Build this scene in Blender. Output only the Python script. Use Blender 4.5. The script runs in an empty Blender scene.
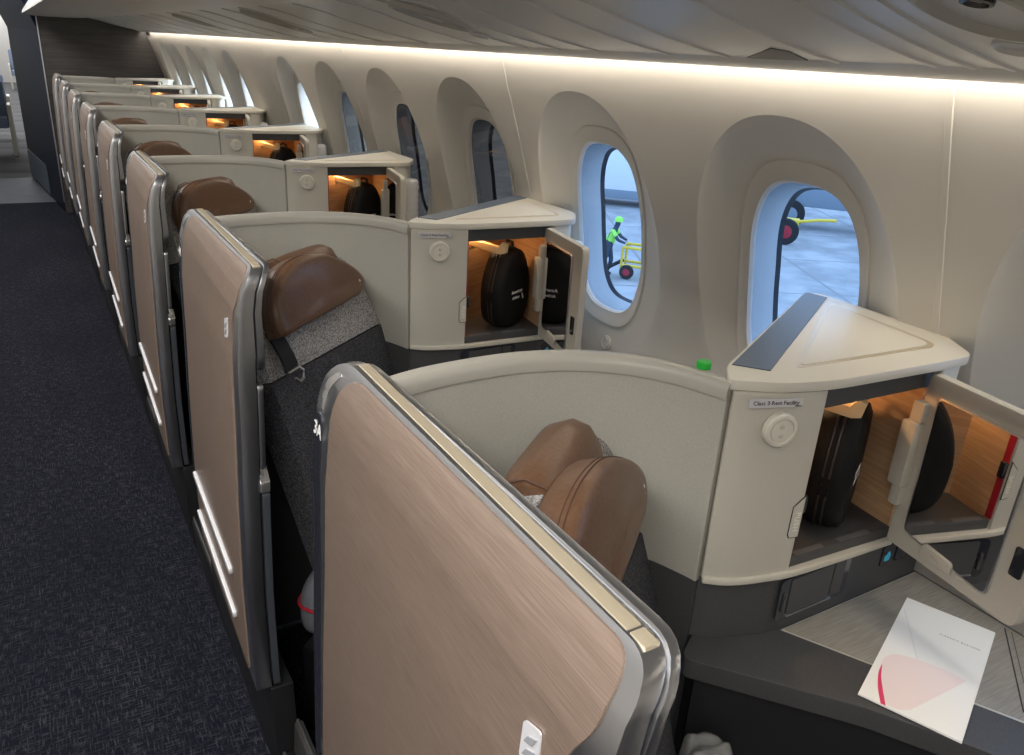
import bpy, bmesh, math, random
from mathutils import Vector, Matrix
random.seed(7)
SC = bpy.context.scene
COL = SC.collection
PITCH = 1.08
WP = 0.6405
WY0 = 1.03
R = math.radians

# ---------------------------------------------------------------- camera
F_PX, YAW, PIT, ROLL, CH = 792.829, 0.553, 0.386, 0.061, 1.65
cam = bpy.data.cameras.new('camera'); cam.sensor_width = 36.0; cam.sensor_fit = 'HORIZONTAL'
cam.lens = F_PX / 1024 * 36.0; cam.clip_start = 0.02; cam.clip_end = 500
co = bpy.data.objects.new('camera', cam); COL.objects.link(co); SC.camera = co
Fw = Vector((math.sin(YAW)*math.cos(PIT), math.cos(YAW)*math.cos(PIT), -math.sin(PIT)))
Rt = Fw.cross(Vector((0, 0, 1))).normalized(); Up = Rt.cross(Fw)
Rr = Rt*math.cos(ROLL) + Up*math.sin(ROLL); Ur = Up*math.cos(ROLL) - Rt*math.sin(ROLL)
co.matrix_world = Matrix(((Rr.x, Ur.x, -Fw.x, 0), (Rr.y, Ur.y, -Fw.y, 0), (Rr.z, Ur.z, -Fw.z, CH), (0, 0, 0, 1)))

# ---------------------------------------------------------------- world and light
SC.view_settings.view_transform = 'Standard'; SC.view_settings.look = 'None'
SC.view_settings.gamma = 1.0; SC.view_settings.use_curve_mapping = False
SC.view_settings.exposure = 0.95
W = bpy.data.worlds.new('sky'); SC.world = W; W.use_nodes = True
bg = W.node_tree.nodes['Background']; bg.inputs[0].default_value = (0.80, 0.91, 1.0, 1); bg.inputs[1].default_value = 3.6

def area(name, loc, rot, sx, sy, power, col, spread=180):
    l = bpy.data.lights.new(name, 'AREA'); l.shape = 'RECTANGLE'; l.size = sx; l.size_y = sy
    l.energy = power; l.color = col; l.spread = R(spread)
    o = bpy.data.objects.new(name, l); o.location = loc; o.rotation_euler = rot; COL.objects.link(o); return o
CEIL_W = (1.0, 0.965, 0.91)
area('ceiling_wash_light', (-0.45, 4.0, 2.19), (0, 0, 0), 0.5, 10.0, 56, CEIL_W)
area('ceiling_wash_light', (-0.40, -0.4, 2.19), (0, 0, 0), 0.6, 1.6, 13, CEIL_W)
area('galley_light', (-0.3, 9.9, 2.1), (0, 0, 0), 0.5, 1.0, 3, (0.85, 0.92, 1.0))
area('rear_cabin_light', (-0.3, 22.0, 2.1), (0, 0, 0), 1.2, 16.0, 150, (0.95, 0.97, 1.0))

# ---------------------------------------------------------------- materials
def newmat(name, col, rough=0.5, metal=0.0, spec=0.5, coat=0.0):
    m = bpy.data.materials.new(name); m.use_nodes = True
    b = m.node_tree.nodes['Principled BSDF']
    b.inputs['Base Color'].default_value = (*col, 1); b.inputs['Roughness'].default_value = rough
    b.inputs['Metallic'].default_value = metal; b.inputs['Specular IOR Level'].default_value = spec
    b.inputs['Coat Weight'].default_value = coat
    return m
def nodes(m): return m.node_tree.nodes, m.node_tree.links, m.node_tree.nodes['Principled BSDF']
def noisy(name, c1, c2, scale=(40, 40, 40), rough=0.5, bump=0.0, metal=0.0, detail=3, lo=0.35, hi=0.65, coord='Object', spec=0.5):
    m = newmat(name, c1, rough, metal, spec); n, l, b = nodes(m)
    tc = n.new('ShaderNodeTexCoord'); mp = n.new('ShaderNodeMapping'); mp.inputs['Scale'].default_value = scale
    nz = n.new('ShaderNodeTexNoise'); nz.inputs['Scale'].default_value = 1.0; nz.inputs['Detail'].default_value = detail
    cr = n.new('ShaderNodeValToRGB'); cr.color_ramp.elements[0].position = lo; cr.color_ramp.elements[1].position = hi
    cr.color_ramp.elements[0].color = (*c1, 1); cr.color_ramp.elements[1].color = (*c2, 1)
    l.new(tc.outputs[coord], mp.inputs[0]); l.new(mp.outputs[0], nz.inputs[0]); l.new(nz.outputs[0], cr.inputs[0])
    l.new(cr.outputs[0], b.inputs['Base Color'])
    if bump:
        bp = n.new('ShaderNodeBump'); bp.inputs['Strength'].default_value = bump; bp.inputs['Distance'].default_value = 0.002
        l.new(nz.outputs[0], bp.inputs['Height']); l.new(bp.outputs[0], b.inputs['Normal'])
    return m
def emis(name, col, s):
    m = newmat(name, col); b = m.node_tree.nodes['Principled BSDF']
    b.inputs['Emission Color'].default_value = (*col, 1); b.inputs['Emission Strength'].default_value = s
    return m

M = {}
M['laminate'] = noisy('brushed_copper_laminate', (0.22, 0.16, 0.128), (0.285, 0.215, 0.175), (900, 16, 700), 0.38, 0.05, metal=0.25, detail=2, lo=0.3, hi=0.7)
M['chrome'] = newmat('satin_aluminium', (0.66, 0.67, 0.70), 0.28, 1.0)
M['chrome_mirror'] = newmat('polished_chrome', (0.80, 0.80, 0.80), 0.08, 0.9)
M['cap_beige'] = newmat('champagne_metal_strip', (0.66, 0.57, 0.42), 0.35, 0.5)
M['strip'] = newmat('pale_grip_strip', (0.82, 0.83, 0.88), 0.3, 0.3)
M['gloss_black'] = newmat('glossy_black_plastic', (0.02, 0.022, 0.03), 0.12, 0.0, coat=0.4)
M['plastic'] = noisy('warm_grey_plastic', (0.49, 0.465, 0.40), (0.52, 0.49, 0.42), (600, 600, 600), 0.45, 0.04)
M['plastic_light'] = noisy('pale_cream_plastic', (0.66, 0.625, 0.54), (0.68, 0.645, 0.56), (500, 500, 500), 0.42, 0.03)
M['rim'] = newmat('grey_cream_rim', (0.43, 0.41, 0.36), 0.4)
M['shell'] = noisy('grey_beige_fabric_shell', (0.37, 0.355, 0.31), (0.41, 0.393, 0.345), (420, 420, 420), 0.8, 0.15)
M['charcoal'] = noisy('charcoal_plastic', (0.045, 0.045, 0.047), (0.06, 0.06, 0.062), (500, 500, 500), 0.5, 0.05)
M['postgrey'] = newmat('blue_grey_post', (0.075, 0.082, 0.098), 0.32, 0.3)
M['emblem_grey'] = newmat('grey_emblem', (0.30, 0.31, 0.34), 0.4)
M['white_soft'] = newmat('raised_pale_lettering', (0.75, 0.72, 0.64), 0.4)
M['shadow_taupe'] = newmat('dark_taupe_shadow', (0.11, 0.095, 0.07), 0.5)  # dark tone for the shadow wedge under the bin
M['dark'] = newmat('black_plastic', (0.012, 0.012, 0.014), 0.45)
M['darkblue'] = noisy('slate_blue_trim', (0.085, 0.11, 0.15), (0.11, 0.14, 0.18), (700, 700, 700), 0.45, 0.1)
M['leather'] = noisy('brown_leather', (0.118, 0.061, 0.034), (0.148, 0.079, 0.045), (160, 160, 160), 0.33, 0.18, detail=5)
M['stitch'] = newmat('brown_thread', (0.10, 0.05, 0.03), 0.8)
M['tweed'] = noisy('light_grey_tweed', (0.15, 0.145, 0.145), (0.50, 0.485, 0.47), (300, 300, 300), 0.9, 0.5, detail=2, lo=0.38, hi=0.6)
M['denim'] = noisy('dark_charcoal_tweed', (0.018, 0.019, 0.025), (0.095, 0.095, 0.105), (300, 300, 300), 0.9, 0.5, detail=2, lo=0.4, hi=0.68)
M['cushion'] = noisy('charcoal_cushion_fabric', (0.045, 0.046, 0.055), (0.075, 0.076, 0.088), (350, 350, 350), 0.85, 0.3)
M['niche_wood'] = noisy('honey_wood_lining', (0.42, 0.245, 0.125), (0.54, 0.34, 0.19), (9, 9, 160), 0.45, 0.05, detail=3)
M['stone'] = noisy('brushed_grey_stone', (0.225, 0.21, 0.18), (0.30, 0.28, 0.245), (22, 420, 40), 0.38, 0.03, detail=4, lo=0.35, hi=0.65)
M['seam'] = newmat('pale_metal_seam', (0.6, 0.58, 0.52), 0.3, 0.6)
M['label'] = newmat('label_plate', (0.60, 0.59, 0.60), 0.4)
M['ink'] = newmat('dark_grey_ink', (0.06, 0.06, 0.07), 0.6)
M['grey_ink'] = newmat('soft_grey_print', (0.30, 0.30, 0.31), 0.6)
M['white_ink'] = newmat('white_print', (0.85, 0.85, 0.85), 0.5)
M['case'] = noisy('black_case_cloth', (0.004, 0.004, 0.0045), (0.008, 0.0078, 0.0075), (500, 500, 500), 0.6, 0.2, spec=0.2)
M['case_trim'] = newmat('dark_brown_zip', (0.022, 0.018, 0.014), 0.4)
M['hook'] = newmat('cream_hook', (0.72, 0.60, 0.36), 0.4)
M['mirror'] = newmat('mirror_glass', (0.88, 0.88, 0.88), 0.015, 1.0)
M['red'] = newmat('red_seal', (0.35, 0.015, 0.03), 0.4)
M['paper'] = newmat('white_card', (0.86, 0.86, 0.83), 0.55)
M['pink'] = newmat('pale_pink_print', (0.84, 0.72, 0.71), 0.55)
M['pink2'] = newmat('faint_grey_print', (0.80, 0.79, 0.78), 0.55)
M['crimson'] = newmat('crimson_print', (0.72, 0.05, 0.14), 0.5)
M['green'] = newmat('green_plastic', (0.02, 0.48, 0.05), 0.35)
M['belt'] = newmat('black_webbing', (0.012, 0.012, 0.014), 0.75)
M['bag'] = newmat('grey_cloth_bag', (0.13, 0.135, 0.155), 0.8)
M['seal'] = newmat('black_window_seal', (0.02, 0.025, 0.035), 0.5)
M['tunnel'] = newmat('white_window_tunnel', (0.72, 0.73, 0.74), 0.45)
M['lamp_warm'] = emis('warm_lamp_lens', (1.0, 0.62, 0.25), 14.0)
M['blue_led'] = emis('blue_backlit_symbol', (0.03, 0.22, 0.32), 0.15)
M['wash'] = emis('warm_white_light_strip', (1.0, 0.925, 0.83), 7.5)
M['bulkhead'] = noisy('dark_walnut_laminate', (0.046, 0.040, 0.039), (0.075, 0.066, 0.063), (3, 3, 60), 0.45, 0.0, detail=3)
M['navy'] = noisy('navy_laminate', (0.006, 0.009, 0.024), (0.009, 0.013, 0.030), (20, 20, 20), 0.5, 0.0, spec=0.15)
M['wall'] = newmat('warm_white_sidewall', (0.74, 0.71, 0.65), 0.5)
M['bin'] = newmat('grey_white_bin_panel', (0.60, 0.585, 0.55), 0.30)
M['ceil'] = newmat('ceiling_panel', (0.62, 0.62, 0.62), 0.6)
M['wall_plain'] = newmat('cabin_lining', (0.48, 0.46, 0.43), 0.6)
M['psu_dark'] = newmat('dark_nozzle', (0.05, 0.045, 0.04), 0.25, 0.6)
M['plastic_clear'] = newmat('translucent_plastic_film', (0.55, 0.55, 0.53), 0.15)
nodes(M['plastic_clear'])[2].inputs['Alpha'].default_value = 0.35

def floor_mat():
    m = newmat('navy_carpet', (0.01, 0.011, 0.018), 0.95, 0, 0.1); n, l, b = nodes(m)
    tc = n.new('ShaderNodeTexCoord')
    def flecks(scale, lo, hi, seed):
        mp = n.new('ShaderNodeMapping'); mp.inputs['Scale'].default_value = scale; mp.inputs['Location'].default_value = (seed, seed*2, 0)
        nz = n.new('ShaderNodeTexNoise'); nz.inputs['Scale'].default_value = 1.0; nz.inputs['Detail'].default_value = 1.5
        r = n.new('ShaderNodeMapRange'); r.inputs[1].default_value = lo; r.inputs[2].default_value = hi
        l.new(tc.outputs['Object'], mp.inputs[0]); l.new(mp.outputs[0], nz.inputs[0]); l.new(nz.outputs[0], r.inputs[0]); return r.outputs[0]
    a = flecks((26, 240, 1), 0.52, 0.70, 3); c = flecks((240, 26, 1), 0.52, 0.70, 9)
    g = flecks((4, 1.3, 1), 0.3, 0.7, 5)
    f = flecks((400, 400, 1), 0.35, 0.7, 1)
    mx = n.new('ShaderNodeMath'); mx.operation = 'MAXIMUM'; l.new(a, mx.inputs[0]); l.new(c, mx.inputs[1])
    m2 = n.new('ShaderNodeMath'); m2.operation = 'MULTIPLY'; l.new(mx.outputs[0], m2.inputs[0]); l.new(f, m2.inputs[1])
    m3 = n.new('ShaderNodeMath'); m3.operation = 'MULTIPLY_ADD'; l.new(g, m3.inputs[0]); m3.inputs[1].default_value = 0.5; m3.inputs[2].default_value = 0.5
    m4 = n.new('ShaderNodeMath'); m4.operation = 'MULTIPLY'; l.new(m2.outputs[0], m4.inputs[0]); l.new(m3.outputs[0], m4.inputs[1])
    mc = n.new('ShaderNodeMix'); mc.data_type = 'RGBA'
    mc.inputs[6].default_value = (0.008, 0.009, 0.016, 1); mc.inputs[7].default_value = (0.10, 0.10, 0.122, 1)
    l.new(m4.outputs[0], mc.inputs[0]); l.new(mc.outputs[2], b.inputs['Base Color'])
    return m
M['carpet'] = floor_mat()
M['vinyl'] = noisy('grey_vinyl_floor', (0.07, 0.075, 0.09), (0.09, 0.095, 0.11), (8, 8, 8), 0.65)
M['carpet2'] = noisy('striped_rear_carpet', (0.03, 0.03, 0.036), (0.11, 0.105, 0.10), (0.3, 2.2, 1), 0.9, 0)
def pane(name, tint, refl=0.06):
    m = bpy.data.materials.new(name); m.use_nodes = True; n = m.node_tree.nodes; l = m.node_tree.links; n.clear()
    o = n.new('ShaderNodeOutputMaterial'); t = n.new('ShaderNodeBsdfTransparent'); t.inputs[0].default_value = (*tint, 1)
    g = n.new('ShaderNodeBsdfGlossy'); g.inputs['Roughness'].default_value = 0.02
    lw = n.new('ShaderNodeLayerWeight'); pw = n.new('ShaderNodeMath'); pw.operation = 'POWER'; pw.inputs[1].default_value = 4.0
    l.new(lw.outputs['Facing'], pw.inputs[0]); fr = n.new('ShaderNodeMath'); fr.operation = 'MULTIPLY_ADD'; fr.inputs[1].default_value = 0.25; fr.inputs[2].default_value = 0.02
    l.new(pw.outputs[0], fr.inputs[0])
    mx = n.new('ShaderNodeMixShader'); l.new(fr.outputs[0], mx.inputs[0]); l.new(t.outputs[0], mx.inputs[1]); l.new(g.outputs[0], mx.inputs[2])
    l.new(mx.outputs[0], o.inputs[0]); return m
M['pane_blue'] = pane('blue_tinted_pane', (0.16, 0.23, 0.35))
M['pane_clear'] = pane('clear_pane', (0.93, 0.97, 1.0))
M['pane_dark'] = pane('darkened_pane', (0.035, 0.033, 0.033))
M['pane_dim'] = pane('half_darkened_pane', (0.08, 0.085, 0.09))

# ---------------------------------------------------------------- helpers
def link(name, me, mat=None, parent=None):
    o = bpy.data.objects.new(name, me); COL.objects.link(o)
    if mat: me.materials.append(M[mat] if isinstance(mat, str) else mat)
    if parent: o.parent = parent
    return o
def smooth(me, ang=35):
    me.shade_smooth(); me.set_sharp_from_angle(angle=R(ang))
def bmobj(name, bm, mat, parent=None, ang=35, bevel=0, seg=2):
    bmesh.ops.recalc_face_normals(bm, faces=bm.faces)
    if bevel:
        es = [e for e in bm.edges if len(e.link_faces) == 2 and e.calc_face_angle(0) > R(30)]
        bmesh.ops.bevel(bm, geom=es, offset=bevel, segments=seg, affect='EDGES', clamp_overlap=True, profile=0.6)
    me = bpy.data.meshes.new(name); bm.to_mesh(me); bm.free(); smooth(me, ang)
    return link(name, me, mat, parent)
def add_box(bm, c, s, mat4=None):
    r = bmesh.ops.create_cube(bm, size=1.0)
    mt = Matrix.Translation(c) @ Matrix.Diagonal((*s, 1)); 
    if mat4: mt = mat4 @ mt
    bmesh.ops.transform(bm, matrix=mt, verts=r['verts'])
def box(name, x0, x1, y0, y1, z0, z1, mat, parent=None, bevel=0.0, seg=2):
    bm = bmesh.new(); add_box(bm, ((x0+x1)/2, (y0+y1)/2, (z0+z1)/2), (abs(x1-x0), abs(y1-y0), abs(z1-z0)))
    return bmobj(name, bm, mat, parent, bevel=bevel, seg=seg)
def add_prism(bm, pts, fn0, fn1):
    """closed outline pts mapped by fn0 / fn1 to the two caps"""
    a = [bm.verts.new(fn0(p)) for p in pts]; b = [bm.verts.new(fn1(p)) for p in pts]; n = len(pts)
    for i in range(n):
        j = (i+1) % n; bm.faces.new((a[i], a[j], b[j], b[i]))
    bm.faces.new(a[::-1]); bm.faces.new(b)
def slab(name, pts, z0, z1, mat, parent=None, bevel=0, seg=2):
    bm = bmesh.new(); add_prism(bm, pts, lambda p: (p[0], p[1], z0), lambda p: (p[0], p[1], z1))
    return bmobj(name, bm, mat, parent, bevel=bevel, seg=seg)
def rounded(pts, r, n=5):
    out = []; N = len(pts)
    rr = r if isinstance(r, (list, tuple)) else [r]*N
    for i in range(N):
        p = Vector(pts[i]); a = Vector(pts[i-1])-p; b = Vector(pts[(i+1) % N])-p
        k = min(rr[i], a.length*0.48, b.length*0.48)
        if k < 1e-5: out.append(tuple(p)); continue
        A = p + a.normalized()*k; B = p + b.normalized()*k
        for t in range(n+1):
            t /= n; out.append(tuple(A*(1-t)**2 + p*2*t*(1-t) + B*t*t))
    return out
def catmull(pts, n=6):
    P = [Vector(p) for p in pts]; P = [P[0]*2-P[1]] + P + [P[-1]*2-P[-2]]; out = []
    for i in range(1, len(P)-2):
        for k in range(n):
            t = k/n
            out.append(0.5*((2*P[i]) + (P[i+1]-P[i-1])*t + (2*P[i-1]-5*P[i]+4*P[i+1]-P[i+2])*t*t + (3*P[i]-P[i-1]-3*P[i+1]+P[i+2])*t**3))
    out.append(P[-2]); return out
def offset(path, d):
    out = []
    for i, p in enumerate(path):
        a = path[max(i-1, 0)]; b = path[min(i+1, len(path)-1)]; t = (b-a).normalized()
        out.append(Vector((p.x - t.y*d, p.y + t.x*d)))
    return out
def curved_wall(name, path, d0, d1, z0, z1, mat, parent=None, bevel=0):
    """vertical slab following a plan path, between two offsets"""
    a = offset(path, d0); b = offset(path, d1); pts = [(p.x, p.y) for p in a] + [(p.x, p.y) for p in reversed(b)]
    bm = bmesh.new()
    n = len(a)
    def ring(q): return [bm.verts.new((q[0][i].x, q[0][i].y, q[1])) for i in range(n)]
    A0, A1, B0, B1 = ring((a, z0)), ring((a, z1)), ring((b, z0)), ring((b, z1))
    for i in range(n-1):
        bm.faces.new((A0[i], A0[i+1], A1[i+1], A1[i])); bm.faces.new((B0[i+1], B0[i], B1[i], B1[i+1]))
        bm.faces.new((A1[i], A1[i+1], B1[i+1], B1[i])); bm.faces.new((A0[i+1], A0[i], B0[i], B0[i+1]))
    bm.faces.new((A0[0], A1[0], B1[0], B0[0])); bm.faces.new((A1[-1], A0[-1], B0[-1], B1[-1]))
    return bmobj(name, bm, mat, parent, bevel=bevel)
def tube_bm(bm, pts, r, n=8, closed=False):
    P = [Vector(p) for p in pts]; N = len(P); rings = []
    up = Vector((0, 0, 1))
    for i in range(N):
        a = P[(i-1) % N] if closed or i else P[0]; b = P[(i+1) % N] if closed or i < N-1 else P[-1]
        t = (b-a).normalized(); s = t.cross(up)
        if s.length < 1e-3: s = t.cross(Vector((1, 0, 0)))
        s.normalize(); u = s.cross(t); rr = r[i] if isinstance(r, (list, tuple)) else r
        rings.append([bm.verts.new(P[i] + (s*math.cos(2*math.pi*k/n) + u*math.sin(2*math.pi*k/n))*rr) for k in range(n)])
    for i in range(N if closed else N-1):
        A = rings[i]; B = rings[(i+1) % N]
        for k in range(n): bm.faces.new((A[k], A[(k+1) % n], B[(k+1) % n], B[k]))
    if not closed: bm.faces.new(rings[0][::-1]); bm.faces.new(rings[-1])
def tube(name, pts, r, mat, parent=None, n=8, closed=False):
    bm = bmesh.new(); tube_bm(bm, pts, r, n, closed); return bmobj(name, bm, mat, parent, ang=50)
def lathe_bm(bm, prof, mat4, n=28):
    rings = []
    for (r, h) in prof:
        rings.append([bm.verts.new(mat4 @ Vector((r*math.cos(2*math.pi*k/n), r*math.sin(2*math.pi*k/n), h))) for k in range(n)])
    for A, B in zip(rings[:-1], rings[1:]):
        for k in range(n): bm.faces.new((A[k], A[(k+1) % n], B[(k+1) % n], B[k]))
    bm.faces.new(rings[0][::-1]); bm.faces.new(rings[-1])
def lathe(name, prof, mat4, mat, parent=None, n=28):
    bm = bmesh.new(); lathe_bm(bm, prof, mat4, n); return bmobj(name, bm, mat, parent, ang=30)
def frame_mat(origin, xax, nrm):
    """local x along xax, local z along nrm"""
    z = Vector(nrm).normalized(); x = Vector(xax); x = (x - z*x.dot(z)).normalized(); y = z.cross(x)
    m = Matrix((x, y, z)).transposed().to_4x4(); m.translation = Vector(origin); return m
def text(name, body, size, mat4, mat, parent=None, depth=0.0004, spacing=1.0, align='CENTER'):
    c = bpy.data.curves.new('t', 'FONT'); c.body = body; c.size = size; c.extrude = depth; c.space_character = spacing
    c.align_x = align; c.align_y = 'CENTER'; c.resolution_u = 3
    t = bpy.data.objects.new('t', c); COL.objects.link(t); bpy.context.view_layer.update()
    me = bpy.data.meshes.new_from_object(t.evaluated_get(bpy.context.evaluated_depsgraph_get()))
    bpy.data.objects.remove(t); me.transform(mat4); me.materials.clear()
    return link(name, me, mat, parent)
def flat(name, pts, mat4, thick, mat, parent=None):
    bm = bmesh.new(); add_prism(bm, pts, lambda p: mat4 @ Vector((p[0], p[1], 0)), lambda p: mat4 @ Vector((p[0], p[1], thick)))
    return bmobj(name, bm, mat, parent)
def thing(name, label, cat, loc=(0, 0, 0), rotz=0, group=None):
    o = bpy.data.objects.new(name, None); o.empty_display_size = 0.1; COL.objects.link(o)
    o.location = loc; o.rotation_euler = (0, 0, rotz); o['label'] = label; o['category'] = cat
    if group: o['group'] = group
    return o
def tag(o, label, cat, group=None):
    o['label'] = label; o['category'] = cat
    if group: o['group'] = group
    return o
def struct(o): o['kind'] = 'structure'; return o
def reloc(o):
    """give a mesh thing its origin at its own base centre"""
    me = o.data; xs = [v.co for v in me.vertices]
    c = Vector(((min(v.x for v in xs)+max(v.x for v in xs))/2, (min(v.y for v in xs)+max(v.y for v in xs))/2, min(v.z for v in xs)))
    me.transform(Matrix.Translation(-c)); o.location = o.location + c; return o
def copy_tree(o, parent=None):
    c = o.copy(); COL.objects.link(c)
    if parent: c.parent = parent
    for ch in list(KIDS.get(o.name, [])): copy_tree(ch, c)
    return c
KIDS = {}
def index_kids():
    KIDS.clear()
    for o in bpy.data.objects:
        if o.parent: KIDS.setdefault(o.parent.name, []).append(o)

# ================================================================ SETTING
WPROF = [(1.132, 1.668), (1.13, 1.654), (1.146, 1.598), (1.176, 1.513), (1.217, 1.388), (1.256, 1.267), (1.285, 1.15), (1.308, 1.0), (1.322, 0.8), (1.325, 0.4), (1.32, 0.0)]
def wx(z):
    for (xa, za), (xb, zb) in zip(WPROF[:-1], WPROF[1:]):
        if zb <= z <= za: return xa + (xb-xa)*(za-z)/(za-zb)
    return WPROF[0][0] if z > WPROF[0][1] else 1.32
WINS = [k for k in range(-2, 12) if k != 6]
ZT, ZB, ZC = 1.654, 0.60, 1.235          # wall band that carries the windows
Y_END, Y_FRONT = 8.75, -1.2
NA = 96
def ellipse(th, a, bu, bd, e):
    c, s = math.cos(th), math.sin(th)
    return (math.copysign(abs(c)**(2/e), c)*a, math.copysign(abs(s)**(2/e), s)*(bu if s > 0 else bd))
def opening(th, sc=1.0): return ellipse(th, 0.135*sc, 0.219*sc, 0.219*sc, 2.9)
def recess(th): return ellipse(th, 0.252, 0.342, 0.34, 2.25)
def cell(th, hw):
    c, s = math.cos(th), math.sin(th)
    t = min(hw/abs(c) if abs(c) > 1e-6 else 9, (ZT-ZC)/s if s > 1e-6 else 9, (ZC-ZB)/-s if s < -1e-6 else 9)
    return (c*t, s*t)
def lipd(z): return 0.058 if z > 1.45 else (0.010 + 0.048*max(0, (z-0.98)/0.47))
def build_wall():
    bm = bmesh.new()
    def rings(fs, close=True):
        prev = None
        for f in fs:
            cur = [bm.verts.new(f(2*math.pi*(k+0.5)/NA)) for k in range(NA)]
            if prev:
                for k in range(NA): bm.faces.new((prev[k], prev[(k+1) % NA], cur[(k+1) % NA], cur[k]))
            prev = cur
    hw = WP/2
    CA = [math.atan2(ZT-ZC, hw), math.atan2(ZT-ZC, -hw), math.atan2(ZB-ZC, -hw) % (2*math.pi), math.atan2(ZB-ZC, hw) % (2*math.pi)]
    step = 2*math.pi/NA; snap = {min(range(NA), key=lambda k: abs(step*(k+0.5)-a)): a for a in CA}
    SN = {round(step*(k+0.5), 6): a for k, a in snap.items()}
    for w in WINS:
        yc = WY0 + w*WP
        fs = []
        for t in (0, 0.35, 0.7, 1.0):
            def f(th, t=t):
                a = cell(SN.get(round(th, 6), th) if t == 0 else th, WP/2) if t == 0 else cell(th, WP/2); b = recess(th); y = a[0]+(b[0]-a[0])*t; z = a[1]+(b[1]-a[1])*t
                return (wx(ZC+z), yc+y, ZC+z)
            fs.append(f)
        for t in (0.02, 0.12, 0.25, 0.4, 0.55, 0.7, 0.85, 1.0):
            def f(th, t=t):
                a = recess(th); b = opening(th, 1.2); y = a[0]+(b[0]-a[0])*t; z = a[1]+(b[1]-a[1])*t
                return (wx(ZC+z) + lipd(ZC+b[1])*t**0.85, yc+y, ZC+z)
            fs.append(f)
        rings(fs)
    zs = [ZB + (ZT-ZB)*i/24 for i in range(25)]
    def patch(y0, y1, zl):
        for a, b in zip(zl[:-1], zl[1:]):
            v = [bm.verts.new(p) for p in ((wx(a), y0, a), (wx(a), y1, a), (wx(b), y1, b), (wx(b), y0, b))]; bm.faces.new(v)
    yc = WY0 + 6*WP; patch(yc-WP/2, yc+WP/2, zs)
    patch(WY0+11.5*WP, Y_END, zs); patch(Y_FRONT, WY0-2.5*WP, zs) if WY0-2.5*WP > Y_FRONT else None
    patch(Y_FRONT, Y_END, [0.0, 0.2, 0.4, 0.6]); patch(Y_FRONT, Y_END, [1.654, 1.668])
    bmesh.ops.remove_doubles(bm, verts=bm.verts, dist=0.0004)
    bmesh.ops.recalc_face_normals(bm, faces=bm.faces)
    me = bpy.data.meshes.new('wall_right'); bm.to_mesh(me); bm.free(); smooth(me, 28)
    return struct(link('wall_right', me, 'wall'))
build_wall()
def lipx(z): return wx(z) + lipd(z)
def build_window(i, w, pmat):
    yc = WY0 + w*WP
    bm = bmesh.new(); prev = None
    # surround ring, small step, tunnel through the fuselage side
    spec = [(1.2, 0.0), (1.19, -0.004), (1.16, -0.004), (1.10, 0.002), (1.02, 0.004), (1.0, 0.012)]
    for sc, dx in spec:
        cur = []
        for k in range(NA):
            th = 2*math.pi*(k+0.5)/NA; y, z = opening(th, sc); z0 = opening(th, 1.2)[1]
            cur.append(bm.verts.new((wx(ZC+z0) + lipd(ZC+z0) + (wx(ZC+z)-wx(ZC+z0))*0.6 + dx, yc+y, ZC+z)))
        if prev:
            for k in range(NA): bm.faces.new((prev[k], prev[(k+1) % NA], cur[(k+1) % NA], cur[k]))
        prev = cur
    bmesh.ops.recalc_face_normals(bm, faces=bm.faces)
    me = bpy.data.meshes.new('window'); bm.to_mesh(me); bm.free(); smooth(me, 30)
    o = struct(link('window_%d' % i, me, 'wall'))
    def tun(name, a, b, s0, s1, mat):
        bm = bmesh.new(); R0 = []; R1 = []
        for k in range(NA):
            th = 2*math.pi*(k+0.5)/NA
            for lst, sc, off in ((R0, s0, a), (R1, s1, b)):
                y, z = opening(th, sc); z0 = opening(th, 1.2)[1]
                lst.append(bm.verts.new((wx(ZC+z0)+lipd(ZC+z0)+(wx(ZC+z)-wx(ZC+z0))*0.6+off, yc+y, ZC+z)))
        for k in range(NA): bm.faces.new((R0[k], R0[(k+1) % NA], R1[(k+1) % NA], R1[k]))
        return bmobj(name, bm, mat, o)
    tun('window_frame', 0.012, 0.075, 1.0, 0.95, 'tunnel')
    tun('window_seal', 0.075, 0.088, 0.95, 0.93, 'seal')
    bm = bmesh.new(); rr = []
    for k in range(NA):
        th = 2*math.pi*(k+0.5)/NA; y, z = opening(th, 1.0); z0 = opening(th, 1.2)[1]
        rr.append(bm.verts.new((wx(ZC+z0)+lipd(ZC+z0)+(wx(ZC+z)-wx(ZC+z0))*0.6+0.016, yc+y, ZC+z)))
    bm.faces.new(rr)
    p = bmobj('pane', bm, pmat, o)
    zb = 0.925; n = Vector((-1, 0, 0.1))
    m4 = frame_mat((wx(zb)+0.001, yc-0.03, zb), (0, 1, 0), n)
    lathe('dimmer_button', [(0.020, 0), (0.020, 0.004), (0.017, 0.005), (0.0165, 0.003), (0.014, 0.003), (0.013, 0.005), (0.003, 0.005)], m4, 'wall', o, 24)
for i, w in enumerate(WINS):
    pm = 'pane_blue' if w <= 1 else {2: 'pane_dark', 3: 'pane_dark', 4: 'pane_dim'}.get(w, 'pane_clear')
    build_window(i+1, w, pm)
# sidewall joints
ti = 1
for j in (-1.5, -0.5+0.0, 1.5, 3.5, 5.5, 7.5, 9.5, 11.3):
    if j == -1.5: continue
    y = WY0 + j*WP; bm = bmesh.new(); prev = None
    for (x, z) in WPROF[1:9]:
        cur = [bm.verts.new(p) for p in ((x+0.001, y-0.007, z), (x-0.0013, y-0.005, z), (x-0.0013, y+0.0045, z), (x+0.001, y+0.0065, z))]
        if prev:
            for a in range(3): bm.faces.new((prev[a], prev[a+1], cur[a+1], cur[a]))
        prev = cur
    struct(bmobj('trim_%d' % ti, bm, 'wall', ang=20)); ti += 1

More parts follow.
